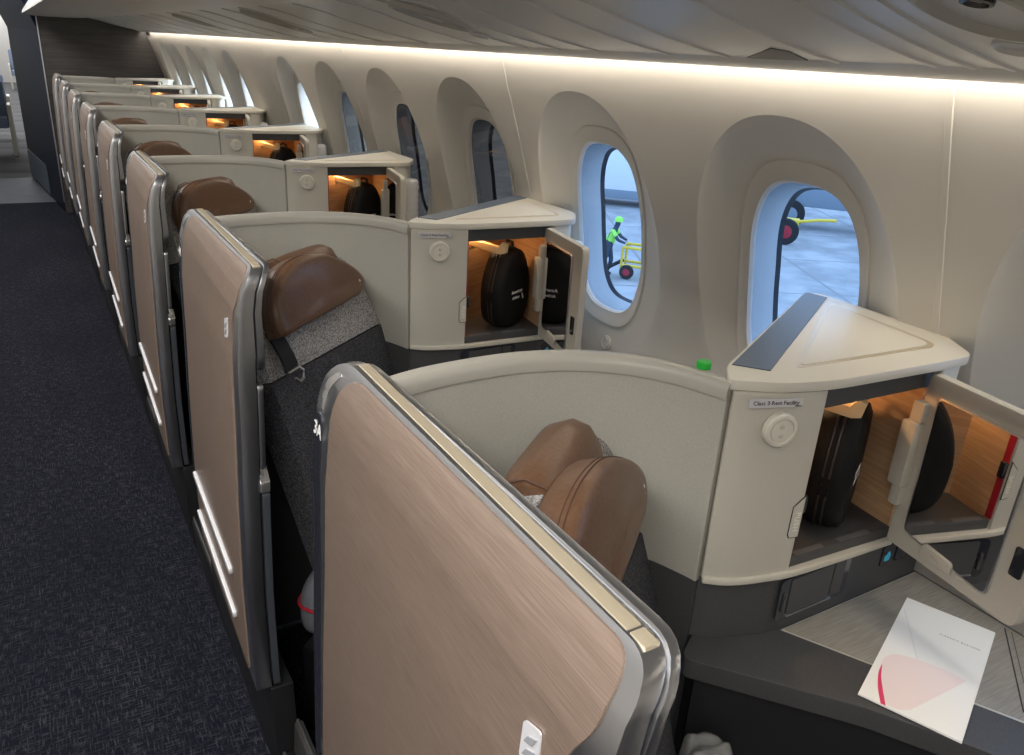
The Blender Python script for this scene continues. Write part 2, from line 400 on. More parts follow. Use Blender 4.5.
# bins and ceiling over the seats
CPROF = [(1.085, 1.664), (1.035, 1.668), (0.985, 1.675), (0.94, 1.683), (0.89, 1.692), (0.84, 1.7025), (0.79, 1.714), (0.746, 1.7256), (0.70, 1.735), (0.651, 1.742),
         (0.62, 1.737), (0.50, 1.731), (0.30, 1.730), (0.17, 1.735), (0.145, 1.745), (0.15, 1.77), (0.22, 1.87), (0.30, 1.97), (0.32, 2.08), (0.25, 2.16), (0.0, 2.22), (-0.9, 2.24)]
def extrude_profile(name, prof, y0, y1, mat, ang=30, ny=1):
    bm = bmesh.new(); prev = None
    for i in range(ny+1):
        y = y0+(y1-y0)*i/ny; cur = [bm.verts.new((x, y, z)) for x, z in prof]
        if prev:
            for k in range(len(prof)-1): bm.faces.new((prev[k], prev[k+1], cur[k+1], cur[k]))
        prev = cur
    return bmobj(name, bm, mat, ang=ang)
struct(extrude_profile('ceiling', CPROF[:20], Y_FRONT, 8.75, 'bin', ang=40))
o = struct(extrude_profile('ceiling_aisle', CPROF[19:]+[(-1.6, 2.24)], Y_FRONT, 9.2, 'ceil'))
o.name = 'ceiling.001'
# lip at the outboard edge of the bins that hides the light strip
LIP = [(1.085, 1.664), (1.092, 1.658), (1.086, 1.652), (1.07, 1.655), (1.05, 1.661), (1.035, 1.668)]
struct(extrude_profile('trim_%d' % ti, LIP, Y_FRONT, 8.75, 'bin', ang=60)); ti += 1
ls = struct(extrude_profile('trim_%d' % ti, [(1.093, 1.676), (1.127, 1.680)], Y_FRONT, 8.75, 'wash')); ti += 1
ls.name = 'trim_%d' % (ti-1)
struct(extrude_profile('ceiling_cove', [(1.085, 1.664), (1.085, 1.705), (1.132, 1.705), (1.132, 1.668)], Y_FRONT, 8.75, 'wall')).name = 'ceiling.002'
# raised joints across the underside of the bins
def bin_joint(y, w=0.004, mat='bin', n0=1, n1=10):
    global ti
    bm = bmesh.new(); prev = None
    for (x, z) in CPROF[n0:n1]:
        cur = [bm.verts.new(p) for p in ((x, y-w, z+0.001), (x, y-w*0.6, z-0.003), (x, y+w*0.6, z-0.003), (x, y+w, z+0.001))]
        if prev:
            for a in range(3): bm.faces.new((prev[a], prev[a+1], cur[a+1], cur[a]))
        prev = cur
    struct(bmobj('trim_%d' % ti, bm, mat, ang=20)); ti += 1
for y in (0.30, 0.575, 0.625, 0.675, 0.83, 1.05, 1.20, 1.42, 1.56, 1.70, 1.90, 2.25, 2.6, 2.85, 3.1, 3.5, 3.9, 4.3, 4.8, 5.3, 5.9, 6.5, 7.2, 8.0): bin_joint(y)
# passenger service units
def csurf(x):
    for (xa, za), (xb, zb) in zip(CPROF[:-1], CPROF[1:]):
        if xb <= x <= xa: return za+(zb-za)*(xa-x)/(xa-xb)
    return 1.73
def psu(y, label, s=1.0):
    t = thing('passenger_service_unit', label, 'overhead panel', (0.80, y, csurf(0.80)), 0, 'overhead service units')
    def at(x, yy): return frame_mat((x-0.80, yy, csurf(x)-csurf(0.80)-0.001), (1, 0, -0.2), (-0.2, 0, -1))
    bm = bmesh.new(); prof = [(1.06, -0.002), (1.02, 0.009), (0.92, 0.010), (0.84, -0.002), (0.55, -0.010), (0.5, -0.004), (0.45, -0.012), (0.1, -0.012)]
    rings = []
    for (r, h) in prof:
        rings.append([bm.verts.new(at(0.775, 0) @ Vector((0.095*r*math.cos(a), 0.05*r*math.sin(a), h))) for a in [2*math.pi*k/40 for k in range(40)]])
    for A, B in zip(rings[:-1], rings[1:]):
        for k in range(40): bm.faces.new((A[k], A[(k+1) % 40], B[(k+1) % 40], B[k]))
    bm.faces.new(rings[-1]); bmobj('lamp_bezel', bm, 'rim', t, ang=30)
    lathe('air_nozzle', [(0.016, -0.006), (0.015, 0.003), (0.011, 0.004), (0.009, -0.001), (0.002, -0.001)], at(0.765, 0.0), 'psu_dark', t)
    lathe('reading_lamp', [(0.026, 0), (0.026, 0.004), (0.021, 0.006), (0.019, 0.001), (0.002, 0.0)], at(0.905, 0.03), 'bin', t)
psu(0.475, 'large oval overhead service unit with dark air nozzle, at the upper right corner')
for i, y in enumerate((1.66, 2.95, 4.3)):
    psu(y, ['oval overhead service unit with air nozzle on bin underside, second from the camera',
            'small overhead service unit on bin underside, third from the camera',
            'most distant overhead service unit visible on the bin underside'][i])
bm = bmesh.new(); add_prism(bm, [(1.035, 1.01), (0.952, 0.885), (0.972, 0.866), (1.035, 0.885)], lambda p: (p[0], p[1], csurf(p[0])-0.0015), lambda p: (p[0], p[1], csurf(p[0])+0.001))  # thin dark wedge: a shadow on the bin underside, put in as colour
tag(reloc(bmobj('bin_shadow', bm, 'shadow_taupe')), 'small dark taupe wedge painted as a shadow at the bin edge above the second window', 'shadow')

# floor, bulkhead, partition, far cabin
struct(box('floor', -1.6, 1.33, Y_FRONT, 9.35, -0.05, 0, 'carpet'))
struct(box('floor_galley', -1.6, 1.33, 9.35, 11.0, -0.05, 0.0, 'vinyl')).name = 'floor.001'
struct(box('floor_rear', -1.6, 1.33, 11.0, 30.0, -0.05, 0.0, 'carpet2')).name = 'floor.002'
struct(box('wall_left', -1.66, -1.6, Y_FRONT, 30.0, 0, 2.3, 'wall_plain'))
struct(box('wall_front', -1.6, 1.4, Y_FRONT-0.05, Y_FRONT, 0, 2.3, 'wall_plain'))
struct(box('wall_back', 0.25, 1.34, 8.75, 8.80, 0.0, 2.3, 'bulkhead'))
box('edge_trim', 0.243, 0.252, 8.735, 8.76, 0.1, 1.75, 'chrome').name = 'trim_%d' % ti
struct(bpy.data.objects['trim_%d' % ti]); ti += 1
t = thing('galley_partition', 'tall navy blue partition beside the aisle next to the dark bulkhead', 'partition', (0.2, 9.9, 0))
foot = [(0.02, 11.0), (0.16, 9.6), (0.245, 8.79), (0.5, 8.81), (0.9, 11.0)]
bm = bmesh.new(); add_prism(bm, foot, lambda p: (p[0]-0.2, p[1]-9.9, 0.02), lambda p: (p[0]-0.2, p[1]-9.9, 1.62)); bmobj('panel', bm, 'navy', t)
bm = bmesh.new(); add_prism(bm, foot, lambda p: (p[0]-0.2, p[1]-9.9, 1.62), lambda p: (p[0]-0.2-(0.22 if p[1] < 9.9 and p[0] < 0.4 else (0.22 if p[0] < 0.1 else 0)), p[1]-9.9, 2.2)); bmobj('arch_header', bm, 'navy', t)
bm = bmesh.new(); add_prism(bm, [(0.015, 11.0), (0.154, 9.62), (0.16, 9.62), (0.021, 11.0)], lambda p: (p[0]-0.2, p[1]-9.9, 0.03), lambda p: (p[0]-0.2, p[1]-9.9, 0.33)); bmobj('kick_plate', bm, 'darkblue', t)
struct(box('wall_rear', -1.6, 1.4, 30.0, 30.05, 0, 2.4, 'wall_plain'))
struct(box('wall_rear_side', 0.55, 0.6, 11.0, 30.0, 0, 2.4, 'ceil')).name = 'wall_right.001'
struct(box('ceiling_rear', -1.6, 1.4, 9.2, 30.0, 2.24, 2.3, 'ceil')).name = 'ceiling.003'
struct(box('ceiling_fill', -1.66, 1.6, Y_FRONT, 9.2, 2.32, 2.36, 'ceil')).name = 'ceiling.004'
def rear_seat(x, y, label, tall=1.42):
    t = thing('cabin_seat', label, 'seat', (x, y, 0), 0, 'seats in the rear cabin')
    box('backrest', -0.22, 0.22, -0.10, 0.02, 0.45, tall-0.22, 'rearblue', t, 0.04)
    box('head_cover', -0.15, 0.15, -0.12, 0.02, tall-0.26, tall, 'leather', t, 0.035)
    box('cushion', -0.22, 0.22, -0.5, -0.08, 0.36, 0.50, 'rearblue', t, 0.03)
    box('armrest', -0.27, -0.22, -0.5, -0.05, 0.0, 0.66, 'plastic', t, 0.015)
    box('armrest', 0.22, 0.27, -0.5, -0.05, 0.0, 0.66, 'plastic', t, 0.015)
M['rearblue'] = newmat('grey_blue_seat_cloth', (0.16, 0.20, 0.28), 0.8)
rear_seat(0.19, 27.0, 'blue seat with brown head cover seen far down the aisle past the navy partition', 1.24)
rear_seat(-0.36, 13.4, 'seat with brown head cover across the aisle, at the left frame edge', 1.16)
rear_seat(-0.36, 15.0, 'seat across the aisle in the rear cabin, second behind the left frame edge', 1.16)
# ================================================================ OUTSIDE
ap = noisy('concrete_apron', (0.27, 0.28, 0.29), (0.42, 0.43, 0.44), (0.9, 0.9, 1), 0.85, 0, detail=9)
n_, l_, b_ = nodes(ap)
tc = n_.new('ShaderNodeTexCoord'); br = n_.new('ShaderNodeTexBrick'); br.offset = 0
br.inputs['Scale'].default_value = 0.22; br.inputs['Mortar Size'].default_value = 0.012; br.inputs['Brick Width'].default_value = 1.2; br.inputs['Row Height'].default_value = 1.0
mpp = n_.new('ShaderNodeMapping'); mpp.inputs['Rotation'].default_value = (0, 0, 0.5)
l_.new(tc.outputs['Object'], mpp.inputs[0]); l_.new(mpp.outputs[0], br.inputs[0])
mm = n_.new('ShaderNodeMix'); mm.data_type = 'RGBA'; mm.inputs[7].default_value = (0.24, 0.245, 0.25, 1)
src = b_.inputs['Base Color'].links[0].from_socket
l_.new(br.outputs['Fac'], mm.inputs[0]); l_.new(src, mm.inputs[6]); l_.new(mm.outputs[2], b_.inputs['Base Color'])
M['apron'] = ap
GZ = -4.5
tag(box('apron', 4, 120, -60, 160, GZ-0.1, GZ, 'apron'), 'pale concrete apron outside the windows', 'ground')['kind'] = 'structure'
M['truckwhite'] = newmat('white_vehicle_paint', (0.72, 0.74, 0.76), 0.4)
M['yellow'] = newmat('yellow_paint', (0.75, 0.55, 0.05), 0.45)
M['tyre'] = newmat('tyre_rubber', (0.015, 0.015, 0.017), 0.8)
M['hivis'] = newmat('hi_vis_green_cloth', (0.35, 0.85, 0.12), 0.7)
M['steelblue'] = newmat('blue_grey_vehicle_side', (0.20, 0.25, 0.30), 0.5)
M['trouser'] = newmat('dark_blue_work_trousers', (0.03, 0.05, 0.09), 0.8)
M['skin'] = newmat('skin', (0.45, 0.27, 0.19), 0.6)
M['pinkpaint'] = newmat('red_pink_ground_paint', (0.65, 0.16, 0.22), 0.6)
def wheel(parent, x, y, r, w=0.22, hub='red'):
    m4 = frame_mat((x, y, r), (1, 0, 0), (0, -1, 0))
    tyre = lathe('wheel', [(r*0.5, -w/2), (r*0.93, -w/2), (r, -w*0.3), (r, w*0.3), (r*0.93, w/2), (r*0.5, w/2)], m4, 'tyre', parent, 24)
    lathe('wheel_hub', [(r*0.52, -w*0.52), (r*0.5, w*0.52), (r*0.2, w*0.56)], m4, hub, tyre, 20)
# yellow cart with red-hubbed wheel
VA = math.atan2(-27.5, 22.8)     # vehicles stand across the line of sight
t = thing('tow_cart', 'yellow-framed cart with a red-hubbed wheel on the apron, seen in the nearest window', 'cart', (24.7, 20.9, GZ), VA)
box('chassis', -2.3, 0.6, -0.25, 0.25, 0.75, 0.95, 'yellow', t, 0.03)
box('hood', -2.3, -0.7, -0.5, 0.5, 0.95, 1.75, 'truckwhite', t, 0.1)
tube('tow_bar', [(0.5, 0, 0.85), (1.3, 0, 1.0), (1.9, 0, 1.05)], 0.06, 'yellow', t)
wheel(t, 0.15, -0.35, 0.5); wheel(t, -1.8, -0.35, 0.5)
# grey truck
t = thing('service_truck', 'white and grey service truck on the apron behind the yellow cart', 'truck', (29.6, 21.6, GZ), VA)
box('cargo_body', -3.2, 1.4, -0.9, 0.9, 0.95, 2.1, 'steelblue', t, 0.08)
box('roof_panel', -3.2, 1.5, -0.92, 0.92, 1.95, 2.4, 'truckwhite', t, 0.06)
box('cab', 1.4, 3.2, -0.9, 0.9, 0.6, 1.8, 'truckwhite', t, 0.18)
box('windshield', 2.0, 2.9, -0.91, 0.91, 1.3, 1.7, 'gloss_black', t, 0.03)
for x in (-2.4, 2.3): wheel(t, x, -0.85, 0.6, 0.3, 'steelblue')
# big white building beyond
t = thing('terminal_building', 'long pale blue-white building with a dark window band beyond the apron', 'building', (42, 60, GZ), R(12))
box('facade', -3, 3, -48, 60, 0, 9, 'truckwhite', t, 0.05)
box('window_band', -3.06, -3.0, -46, 58, 2.2, 3.4, 'steelblue', t)
box('door_recess', -3.08, -3.0, -30, -24, 0, 2.0, 'steelblue', t)
t = thing('loader', 'pale vehicle with a dark lower edge at the top of the second window', 'vehicle', (24.3, 29.0, GZ), VA+0.1)
box('deck', -3.5, 3.5, -1.0, 1.0, 0.55, 2.6, 'truckwhite', t, 0.06)
box('skirt', -3.5, 3.5, -1.02, 1.02, 0.35, 0.75, 'steelblue', t, 0.02)
for x in (-2.6, 2.6): wheel(t, x, -0.9, 0.4, 0.25, 'steelblue')
# worker with hi-vis
def skin_fig(name, verts, edges, rad, mat, parent, sub=2):
    me = bpy.data.meshes.new(name); me.from_pydata(verts, edges, []); o = link(name, me, mat, parent)
    s = o.modifiers.new('skin', 'SKIN'); 
    for v, r in zip(me.skin_vertices[0].data, rad): v.radius = (r, r)
    me.skin_vertices[0].data[0].use_root = True
    sb = o.modifiers.new('sub', 'SUBSURF'); sb.levels = sub; sb.render_levels = sub
    bpy.context.view_layer.update()
    m2 = bpy.data.meshes.new_from_object(o.evaluated_get(bpy.context.evaluated_depsgraph_get())); m2.shade_smooth()
    o.modifiers.clear(); o.data = m2
    return o
p = thing('person', 'person in hi-vis green vest and helmet bending over yellow equipment outside the second window', 'person', (14.9, 19.0, GZ), VA)
V = [(0, 0, 0.95), (0.04, 0, 1.15), (0.12, 0, 1.38), (0.17, 0, 1.5), (0.21, 0, 1.6), (0.23, 0, 1.7),
     (0.0, 0.1, 0.88), (0.1, 0.12, 0.48), (0.0, 0.12, 0.08), (0.14, 0.12, 0.04),
     (0.0, -0.1, 0.88), (-0.06, -0.12, 0.48), (-0.22, -0.12, 0.08), (-0.1, -0.12, 0.04),
     (0.13, 0.2, 1.42), (0.3, 0.24, 1.2), (0.52, 0.2, 1.12), (0.13, -0.2, 1.42), (0.32, -0.24, 1.18), (0.55, -0.18, 1.1)]
Ed = [(0, 1), (1, 2), (2, 3), (3, 4), (4, 5), (0, 6), (6, 7), (7, 8), (8, 9), (0, 10), (10, 11), (11, 12), (12, 13), (2, 14), (14, 15), (15, 16), (2, 17), (17, 18), (18, 19)]
Ra = [0.15, 0.14, 0.16, 0.07, 0.09, 0.10, 0.10, 0.075, 0.055, 0.05, 0.10, 0.075, 0.055, 0.05, 0.065, 0.05, 0.035, 0.065, 0.05, 0.035]
body = skin_fig('body', V, Ed, Ra, 'trouser', p)
V2 = [(0, 0, 0.98), (0.05, 0, 1.15), (0.12, 0, 1.40)]
skin_fig('hi_vis_vest', V2 + [(0.13, 0.19, 1.42), (0.24, 0.235, 1.27), (0.13, -0.19, 1.42), (0.25, -0.235, 1.26)], [(0, 1), (1, 2), (2, 3), (3, 4), (2, 5), (5, 6)], [0.175, 0.165, 0.185, 0.085, 0.072, 0.085, 0.072], 'hivis', p)
lathe('helmet', [(0.13, 0.0), (0.125, 0.06), (0.09, 0.12), (0.03, 0.145)], Matrix.Translation((0.235, 0, 1.70)), 'hivis', p, 20)
t = thing('ground_power_unit', 'yellow framed ground equipment with hoses beside the person in hi-vis', 'equipment', (15.9, 18.2, GZ), VA)
bm = bmesh.new()
for x in (-0.8, 0.0, 0.9, 1.7):
    tube_bm(bm, [(x, -0.3, 0.1), (x, -0.3, 0.95)], 0.04); tube_bm(bm, [(x, 0.3, 0.1), (x, 0.3, 0.95)], 0.04)
for z in (0.4, 0.95):
    tube_bm(bm, [(-0.8, -0.3, z), (1.7, -0.3, z)], 0.045); tube_bm(bm, [(-0.8, 0.3, z), (1.7, 0.3, z)], 0.045)
bmobj('frame', bm, 'yellow', t)
box('control_box', 0.1, 0.8, -0.25, 0.25, 0.3, 0.8, 'steelblue', t, 0.04)
tube('hose', [(-0.8, 0, 0.5), (-1.3, -0.3, 0.2), (-1.8, -0.6, 0.08), (-2.5, -0.7, 0.08)], 0.06, 'tyre', t)
tube('hose', [(1.0, -0.3, 0.9), (1.3, -0.6, 0.5), (1.9, -0.8, 0.1), (2.6, -0.9, 0.1)], 0.06, 'red', t)
for x in (-0.6, 1.5): wheel(t, x, -0.38, 0.22, 0.12, 'red')
def groundpatch(x, y, sx, sy, lab, m='pinkpaint', a=0.2):
    o = box('painted_marking', -sx, sx, -sy, sy, 0, 0.01, m); o.location = (x, y, GZ); o.rotation_euler = (0, 0, a); tag(o, lab, 'marking')
groundpatch(22.0, 19.2, 0.25, 1.0, 'red painted marking on the apron, seen in the nearest window', a=-0.7)
groundpatch(21.9, 20.2, 0.25, 1.0, 'white painted marking beside the red one on the apron', 'truckwhite', -0.7)
groundpatch(14.0, 15.9, 0.35, 1.6, 'pink painted marking on the apron at the bottom of the second window', a=-0.7)

# ================================================================ SUITES (built once at row 0, then copied)
# ---- aisle screen
XO = [(0.10, 0.290), (0.25, 0.277), (0.40, 0.271), (0.60, 0.270), (0.80, 0.275), (0.95, 0.281), (1.10, 0.285), (1.20, 0.293), (1.24, 0.302), (1.265, 0.314), (1.282, 0.325), (1.30, 0.329)]
def xo(z, y=0.97):
    sk = -0.014*(1-(y-0.30)/0.67)
    for (za, xa), (zb, xb) in zip(XO[:-1], XO[1:]):
        if za <= z <= zb:
            return xa+(xb-xa)*(z-za)/(zb-za) + sk
    return (XO[0][1] if z < XO[0][0] else XO[-1][1]) + sk
ZCUTS = sorted(set([round(0.1+0.05*k, 3) for k in range(21)] + [1.12, 1.14, 1.16, 1.18, 1.20, 1.22, 1.24, 1.2525, 1.265, 1.27, 1.275, 1.282]))
def gz(z): return 1.0 if z < 1.12 else 1.0 - 0.36*min(1.0, (z-1.12)/0.15)
def densify(pts, step=0.05):
    out = []
    for i, p in enumerate(pts):
        q = pts[(i+1) % len(pts)]; d = math.hypot(q[0]-p[0], q[1]-p[1]); n = max(1, int(d/step))
        for k in range(n): out.append((p[0]+(q[0]-p[0])*k/n, p[1]+(q[1]-p[1])*k/n))
    return out
def barrel_plate(name, outline, d0, d1, mat, parent, bev=0.0, base=None):
    """outline in (y, z); faces follow the barrel curve at offsets d0 (aisle side) and d1 (seat side). Strip-filled along z."""
    pts = densify(outline, 0.06)
    bm = bmesh.new()
    yz = pts; a = [bm.verts.new((xo(z, y)+d0*gz(z), y, z)) for y, z in yz]
    d1f = lambda z, y: xo(z, y)+d1*gz(z)
    b = [bm.verts.new((d1f(z, y), y, z)) for y, z in yz]; n = len(yz)
    for i in range(n):
        j = (i+1) % n; bm.faces.new((a[i], a[j], b[j], b[i]))
    fa = bm.faces.new(a[::-1]); fb = bm.faces.new(b)
    # cut caps horizontally so that they follow the curve
    zmin = min(z for _, z in yz); zmax = max(z for _, z in yz)
    for z in ZCUTS:
        if zmin+0.0005 < z < zmax-0.0005:
            bmesh.ops.bisect_plane(bm, geom=list(bm.verts)+list(bm.edges)+list(bm.faces), plane_co=(0, 0, z), plane_no=(0, 0, 1))
    # snap: vertices on caps that came from cuts lie on chords; move them onto the curve
    for v in bm.verts:
        fx = xo(v.co.z, v.co.y)+d0*gz(v.co.z); bx = d1f(v.co.z, v.co.y)
        v.co.x = fx if abs(v.co.x-fx) < abs(v.co.x-bx) else bx
    return bmobj(name, bm, mat, parent, ang=25, bevel=bev, seg=2)
scr = thing('aisle_screen', '', 'aisle screen', (0.30, 0.64, 0))
def P(o): # parts were drawn in row coordinates: move them under their thing
    return o
def adopt(o, parent):
    """o's mesh is in row-0 world coordinates; parent is an unrotated/rotated empty"""
    o.data.transform(MATS[parent.name].inverted()); o.parent = parent; return o
MATS = {}
def reg(t):
    MATS[t.name] = Matrix.Translation(t.location) @ Matrix.Rotation(t.rotation_euler[2], 4, 'Z'); return t
reg(scr)
YN, YF = 0.296, 0.985
body_out = rounded([(YN, 0.355), (YN, 1.282), (YF-0.01, 1.272), (YF, 0.355)], [0.01, 0.035, 0.085, 0.01], 8)
adopt(barrel_plate('metal_frame', body_out, 0.0, 0.031, 'chrome', None, bev=0.003), scr)
lam = rounded([(0.352, 0.368), (0.348, 1.10), (0.342, 1.175), (0.316, 1.222), (0.316, 1.2775), (0.908, 1.2675), (0.938, 0.368)], [0.02, 0.1, 0.035, 0.02, 0.025, 0.07, 0.02], 7)
adopt(barrel_plate('laminate_panel', lam, -0.0035, 0.02, 'laminate', None, bev=0.0015), scr)
post = rounded([(0.948, 0.35), (0.948, 1.16), (0.950, 1.186), (0.974, 1.186), (0.981, 1.14), (0.981, 0.35)], [0.01, 0.02, 0.02, 0.01, 0.02, 0.01], 4)
adopt(barrel_plate('number_post', post, -0.0012, 0.02, 'gloss_black', None, bev=0.0008), scr)
def topline(y): return 1.282 + (1.272-1.282)*(y-YN)/(YF-YN)
def cap(name, y0, y1, d0, d1, h, mat):
    bm = bmesh.new(); prev = None; ny = 10
    for i in range(ny+1):
        y = y0+(y1-y0)*i/ny; z = topline(y); x = xo(1.28, y)
        cur = [bm.verts.new(p) for p in ((x+d0, y, z-0.004), (x+d0, y, z+h), (x+d1, y, z+h), (x+d1, y, z-0.004))]
        if prev:
            for k in range(4): bm.faces.new((prev[k], prev[(k+1) % 4], cur[(k+1) % 4], cur[k]))
        else: bm.faces.new(cur)
        prev = cur
    bm.faces.new(prev[::-1]); return adopt(bmobj(name, bm, mat, None, bevel=0.001), scr)
cap('top_strip', 0.335, 0.90, 0.0035, 0.0165, 0.0012, 'cap_beige')
cap('top_strip', 0.314, 0.332, 0.0035, 0.0165, 0.0010, 'cap_beige')
adopt(barrel_plate('mirror_cap', rounded([(0.944, 1.190), (0.940, 1.225), (0.915, 1.256), (0.928, 1.257), (0.952, 1.238), (0.968, 1.212), (0.974, 1.190)], 0.006, 3), -0.0018, 0.012, 'chrome_mirror', None, bev=0.0008), scr)
# sliding door leaf on the seat side, with a dark gap and a latch foot
adopt(barrel_plate('door_groove', rounded([(0.306, 0.36), (0.306, 1.268), (0.96, 1.262), (0.97, 0.36)], 0.02, 4), 0.0305, 0.0352, 'gloss_black', None), scr)
adopt(barrel_plate('door_edge', rounded([(0.300, 1.098), (0.290, 1.284), (0.968, 1.270), (0.975, 1.080), (0.325, 1.078)], [0.008, 0.045, 0.085, 0.01, 0.02], 7), 0.035, 0.049, 'chrome', None, bev=0.002), scr)
adopt(barrel_plate('middle_post', rounded([(0.296, 0.885), (0.296, 1.062), (0.97, 1.062), (0.975, 0.885)], 0.008, 3), 0.033, 0.044, 'chrome', None, bev=0.002), scr)
adopt(barrel_plate('latch', rounded([(0.291, 0.838), (0.291, 0.862), (0.320, 0.884), (0.325, 0.838)], 0.005, 3), 0.032, 0.050, 'chrome_mirror', None, bev=0.0015), scr)
adopt(barrel_plate('lower_post', rounded([(0.294, 0.36), (0.294, 0.835), (0.97, 0.835), (0.975, 0.36)], 0.01, 3), 0.036, 0.050, 'postgrey', None, bev=0.002), scr)
# grip strips low on the laminate
for z in (0.568, 0.450):
    st = rounded([(0.45, z-0.009), (0.45, z+0.009), (0.925, z+0.011), (0.925, z-0.007)], 0.009, 4)
    adopt(barrel_plate('grip_strip', st, -0.011, 0.0, 'strip', None, bev=0.002), scr)
# plinth below the panel and along the door opening
bm = bmesh.new()
pl = [(0.312, 0.0), (0.302, 0.03), (0.296, 0.12), (0.290, 0.20), (0.286, 0.355), (0.335, 0.355), (0.345, 0.0)]
add_prism(bm, pl, lambda p: (p[0], YN-0.004, p[1]), lambda p: (p[0], YF+0.006, p[1])); adopt(bmobj('plinth', bm, 'dark', None, bevel=0.004), scr)
# stepped dark sill below the door opening, running to the next screen
def sill(name, prof, r, mat, y0=0.9915, y1=1.370):
    bm = bmesh.new(); add_prism(bm, rounded(prof, r, 4), lambda p: (p[0], y0, p[1]), lambda p: (p[0], y1, p[1])); adopt(bmobj(name, bm, mat, None, bevel=0.003), scr)
sill('door_sill', [(0.312, 0.0), (0.302, 0.03), (0.296, 0.165), (0.335, 0.165), (0.345, 0.0)], [0.0, 0.01, 0.012, 0.012, 0.0], 'dark')
sill('door_sill', [(0.345, 0.0), (0.325, 0.16), (0.330, 0.245), (0.350, 0.245), (0.365, 0.0)], [0.0, 0.01, 0.008, 0.008, 0.0], 'charcoal')
for xx, zz_, rr_ in ((0.300, 0.168, 0.0045), (0.334, 0.249, 0.0045)):
    adopt(tube('sill_bead', [(xx, 0.995, zz_+0.06), (xx+0.002, 1.0, zz_+0.03), (xx+0.004, 1.02, zz_+0.008), (xx+0.004, 1.06, zz_), (xx+0.004, 1.20, zz_), (xx+0.004, 1.368, zz_)][::-1], rr_, 'charcoal', None), scr)
# emblem near the near edge: two slanted flashes
m4 = frame_mat((xo(1.150, 0.380)-0.0035, 0.380, 1.150), (0, -1, 0), (-1, 0, 0.06))
eb = flat('emblem_plate', rounded([(-0.013, -0.021), (-0.013, 0.017), (0.011, 0.024), (0.013, -0.014)], 0.005, 3), m4, 0.0016, 'strip', None); adopt(eb, scr)
bm = bmesh.new()
for dy in (-0.003, 0.010):
    add_prism(bm, [(-0.008, -0.010+dy), (-0.004, -0.002+dy), (0.008, 0.004+dy), (0.003, -0.006+dy)], lambda p: m4 @ Vector((p[0], p[1], 0.0016)), lambda p: m4 @ Vector((p[0], p[1], 0.0028)))
adopt(bmobj('emblem', bm, 'emblem_grey', None), scr)

# ---- back shell
shl = reg(thing('seat_shell', '', 'seat shell', (0.58, 0.9, 0)))
path = catmull([(0.356, 0.868), (0.42, 0.884), (0.50, 0.890), (0.57, 0.886), (0.64, 0.865), (0.70, 0.825), (0.742, 0.772), (0.764, 0.718), (0.772, 0.692)], 5)
adopt(curved_wall('fabric_shell', path, 0.0, 0.014, 0.933, 1.236, 'shell', bevel=0.002), shl)
adopt(curved_wall('back_skin', path, 0.0145, 0.024, 0.933, 1.236, 'plastic'), shl)
adopt(curved_wall('lower_panel', path, 0.003, 0.023, 0.02, 0.931, 'charcoal'), shl)
# rim: rounded moulding
bm = bmesh.new(); prev = None; rp = path
prof = [(-0.003, 1.232), (-0.004, 1.245), (0.000, 1.254), (0.006, 1.2565), (0.019, 1.2565), (0.025, 1.252), (0.027, 1.243), (0.027, 1.232)]
offs = [offset(rp, d) for d, z in prof]
for i in range(len(rp)):
    cur = [bm.verts.new((offs[k][i].x, offs[k][i].y, prof[k][1])) for k in range(len(prof))]
    if prev:
        for k in range(len(prof)): bm.faces.new((prev[k], prev[(k+1) % len(prof)], cur[(k+1) % len(prof)], cur[k]))
    else: bm.faces.new(cur)
    prev = cur
bm.faces.new(prev[::-1]); adopt(bmobj('rim', bm, 'rim', None, ang=50), shl)

# ---- side cabinet
cab = reg(thing('side_cabinet', '', 'cabinet', (1.02, 0.72, 0)))
def ad(o, p=None): return adopt(o, p or cab)
fp = catmull([(0.776, 0.686), (0.800, 0.668), (0.830, 0.655), (0.868, 0.645), (0.909, 0.637)], 5)
ad(curved_wall('front_panel', fp, 0.0, 0.014, 0.945, 1.246, 'plastic', bevel=0.003))
# curved bottom lip under the front panel and the ledge of the niche
lipath = catmull([(0.776, 0.684), (0.800, 0.666), (0.830, 0.653), (0.868, 0.643), (0.909, 0.634), (1.0, 0.628), (1.14, 0.622)], 5)
ad(curved_wall('ledge', lipath, -0.003, 0.05, 0.936, 0.947, 'plastic', bevel=0.003))
bp = catmull([(0.781, 0.694), (0.803, 0.675), (0.832, 0.663), (0.868, 0.652), (0.916, 0.641), (1.05, 0.638), (1.27, 0.640)], 5)
ad(curved_wall('base_band', bp, 0.0, 0.02, 0.8295, 0.938, 'charcoal'))
# top
top = rounded([(0.771, 0.694), (0.835, 0.652), (0.912, 0.632), (1.15, 0.617), (1.214, 0.617), (1.270, 0.700), (1.270, 0.952), (1.243, 0.970), (0.806, 0.735)], [0.010, 0.08, 0.05, 0.1, 0.02, 0.03, 0.02, 0.01, 0.02], 7)
ad(slab('top', top, 1.246, 1.2620, 'plastic_light', bevel=0.004))
tri = rounded([(0.905, 0.690), (1.222, 0.893), (1.195, 0.672)], [0.02, 0.015, 0.03], 6)
tg = rounded([(0.892, 0.686), (1.232, 0.906), (1.203, 0.664)], [0.02, 0.015, 0.03], 6)
ad(slab('inlay_groove', tg, 1.2617, 1.2627, 'cap_beige'))
ad(slab('inlay', tri, 1.2620, 1.2638, 'plastic_light', bevel=0.0008))
ad(slab('edge_strip', [(0.816, 0.733), (0.850, 0.693), (1.252, 0.925), (1.242, 0.966)], 1.2610, 1.2635, 'darkblue'))
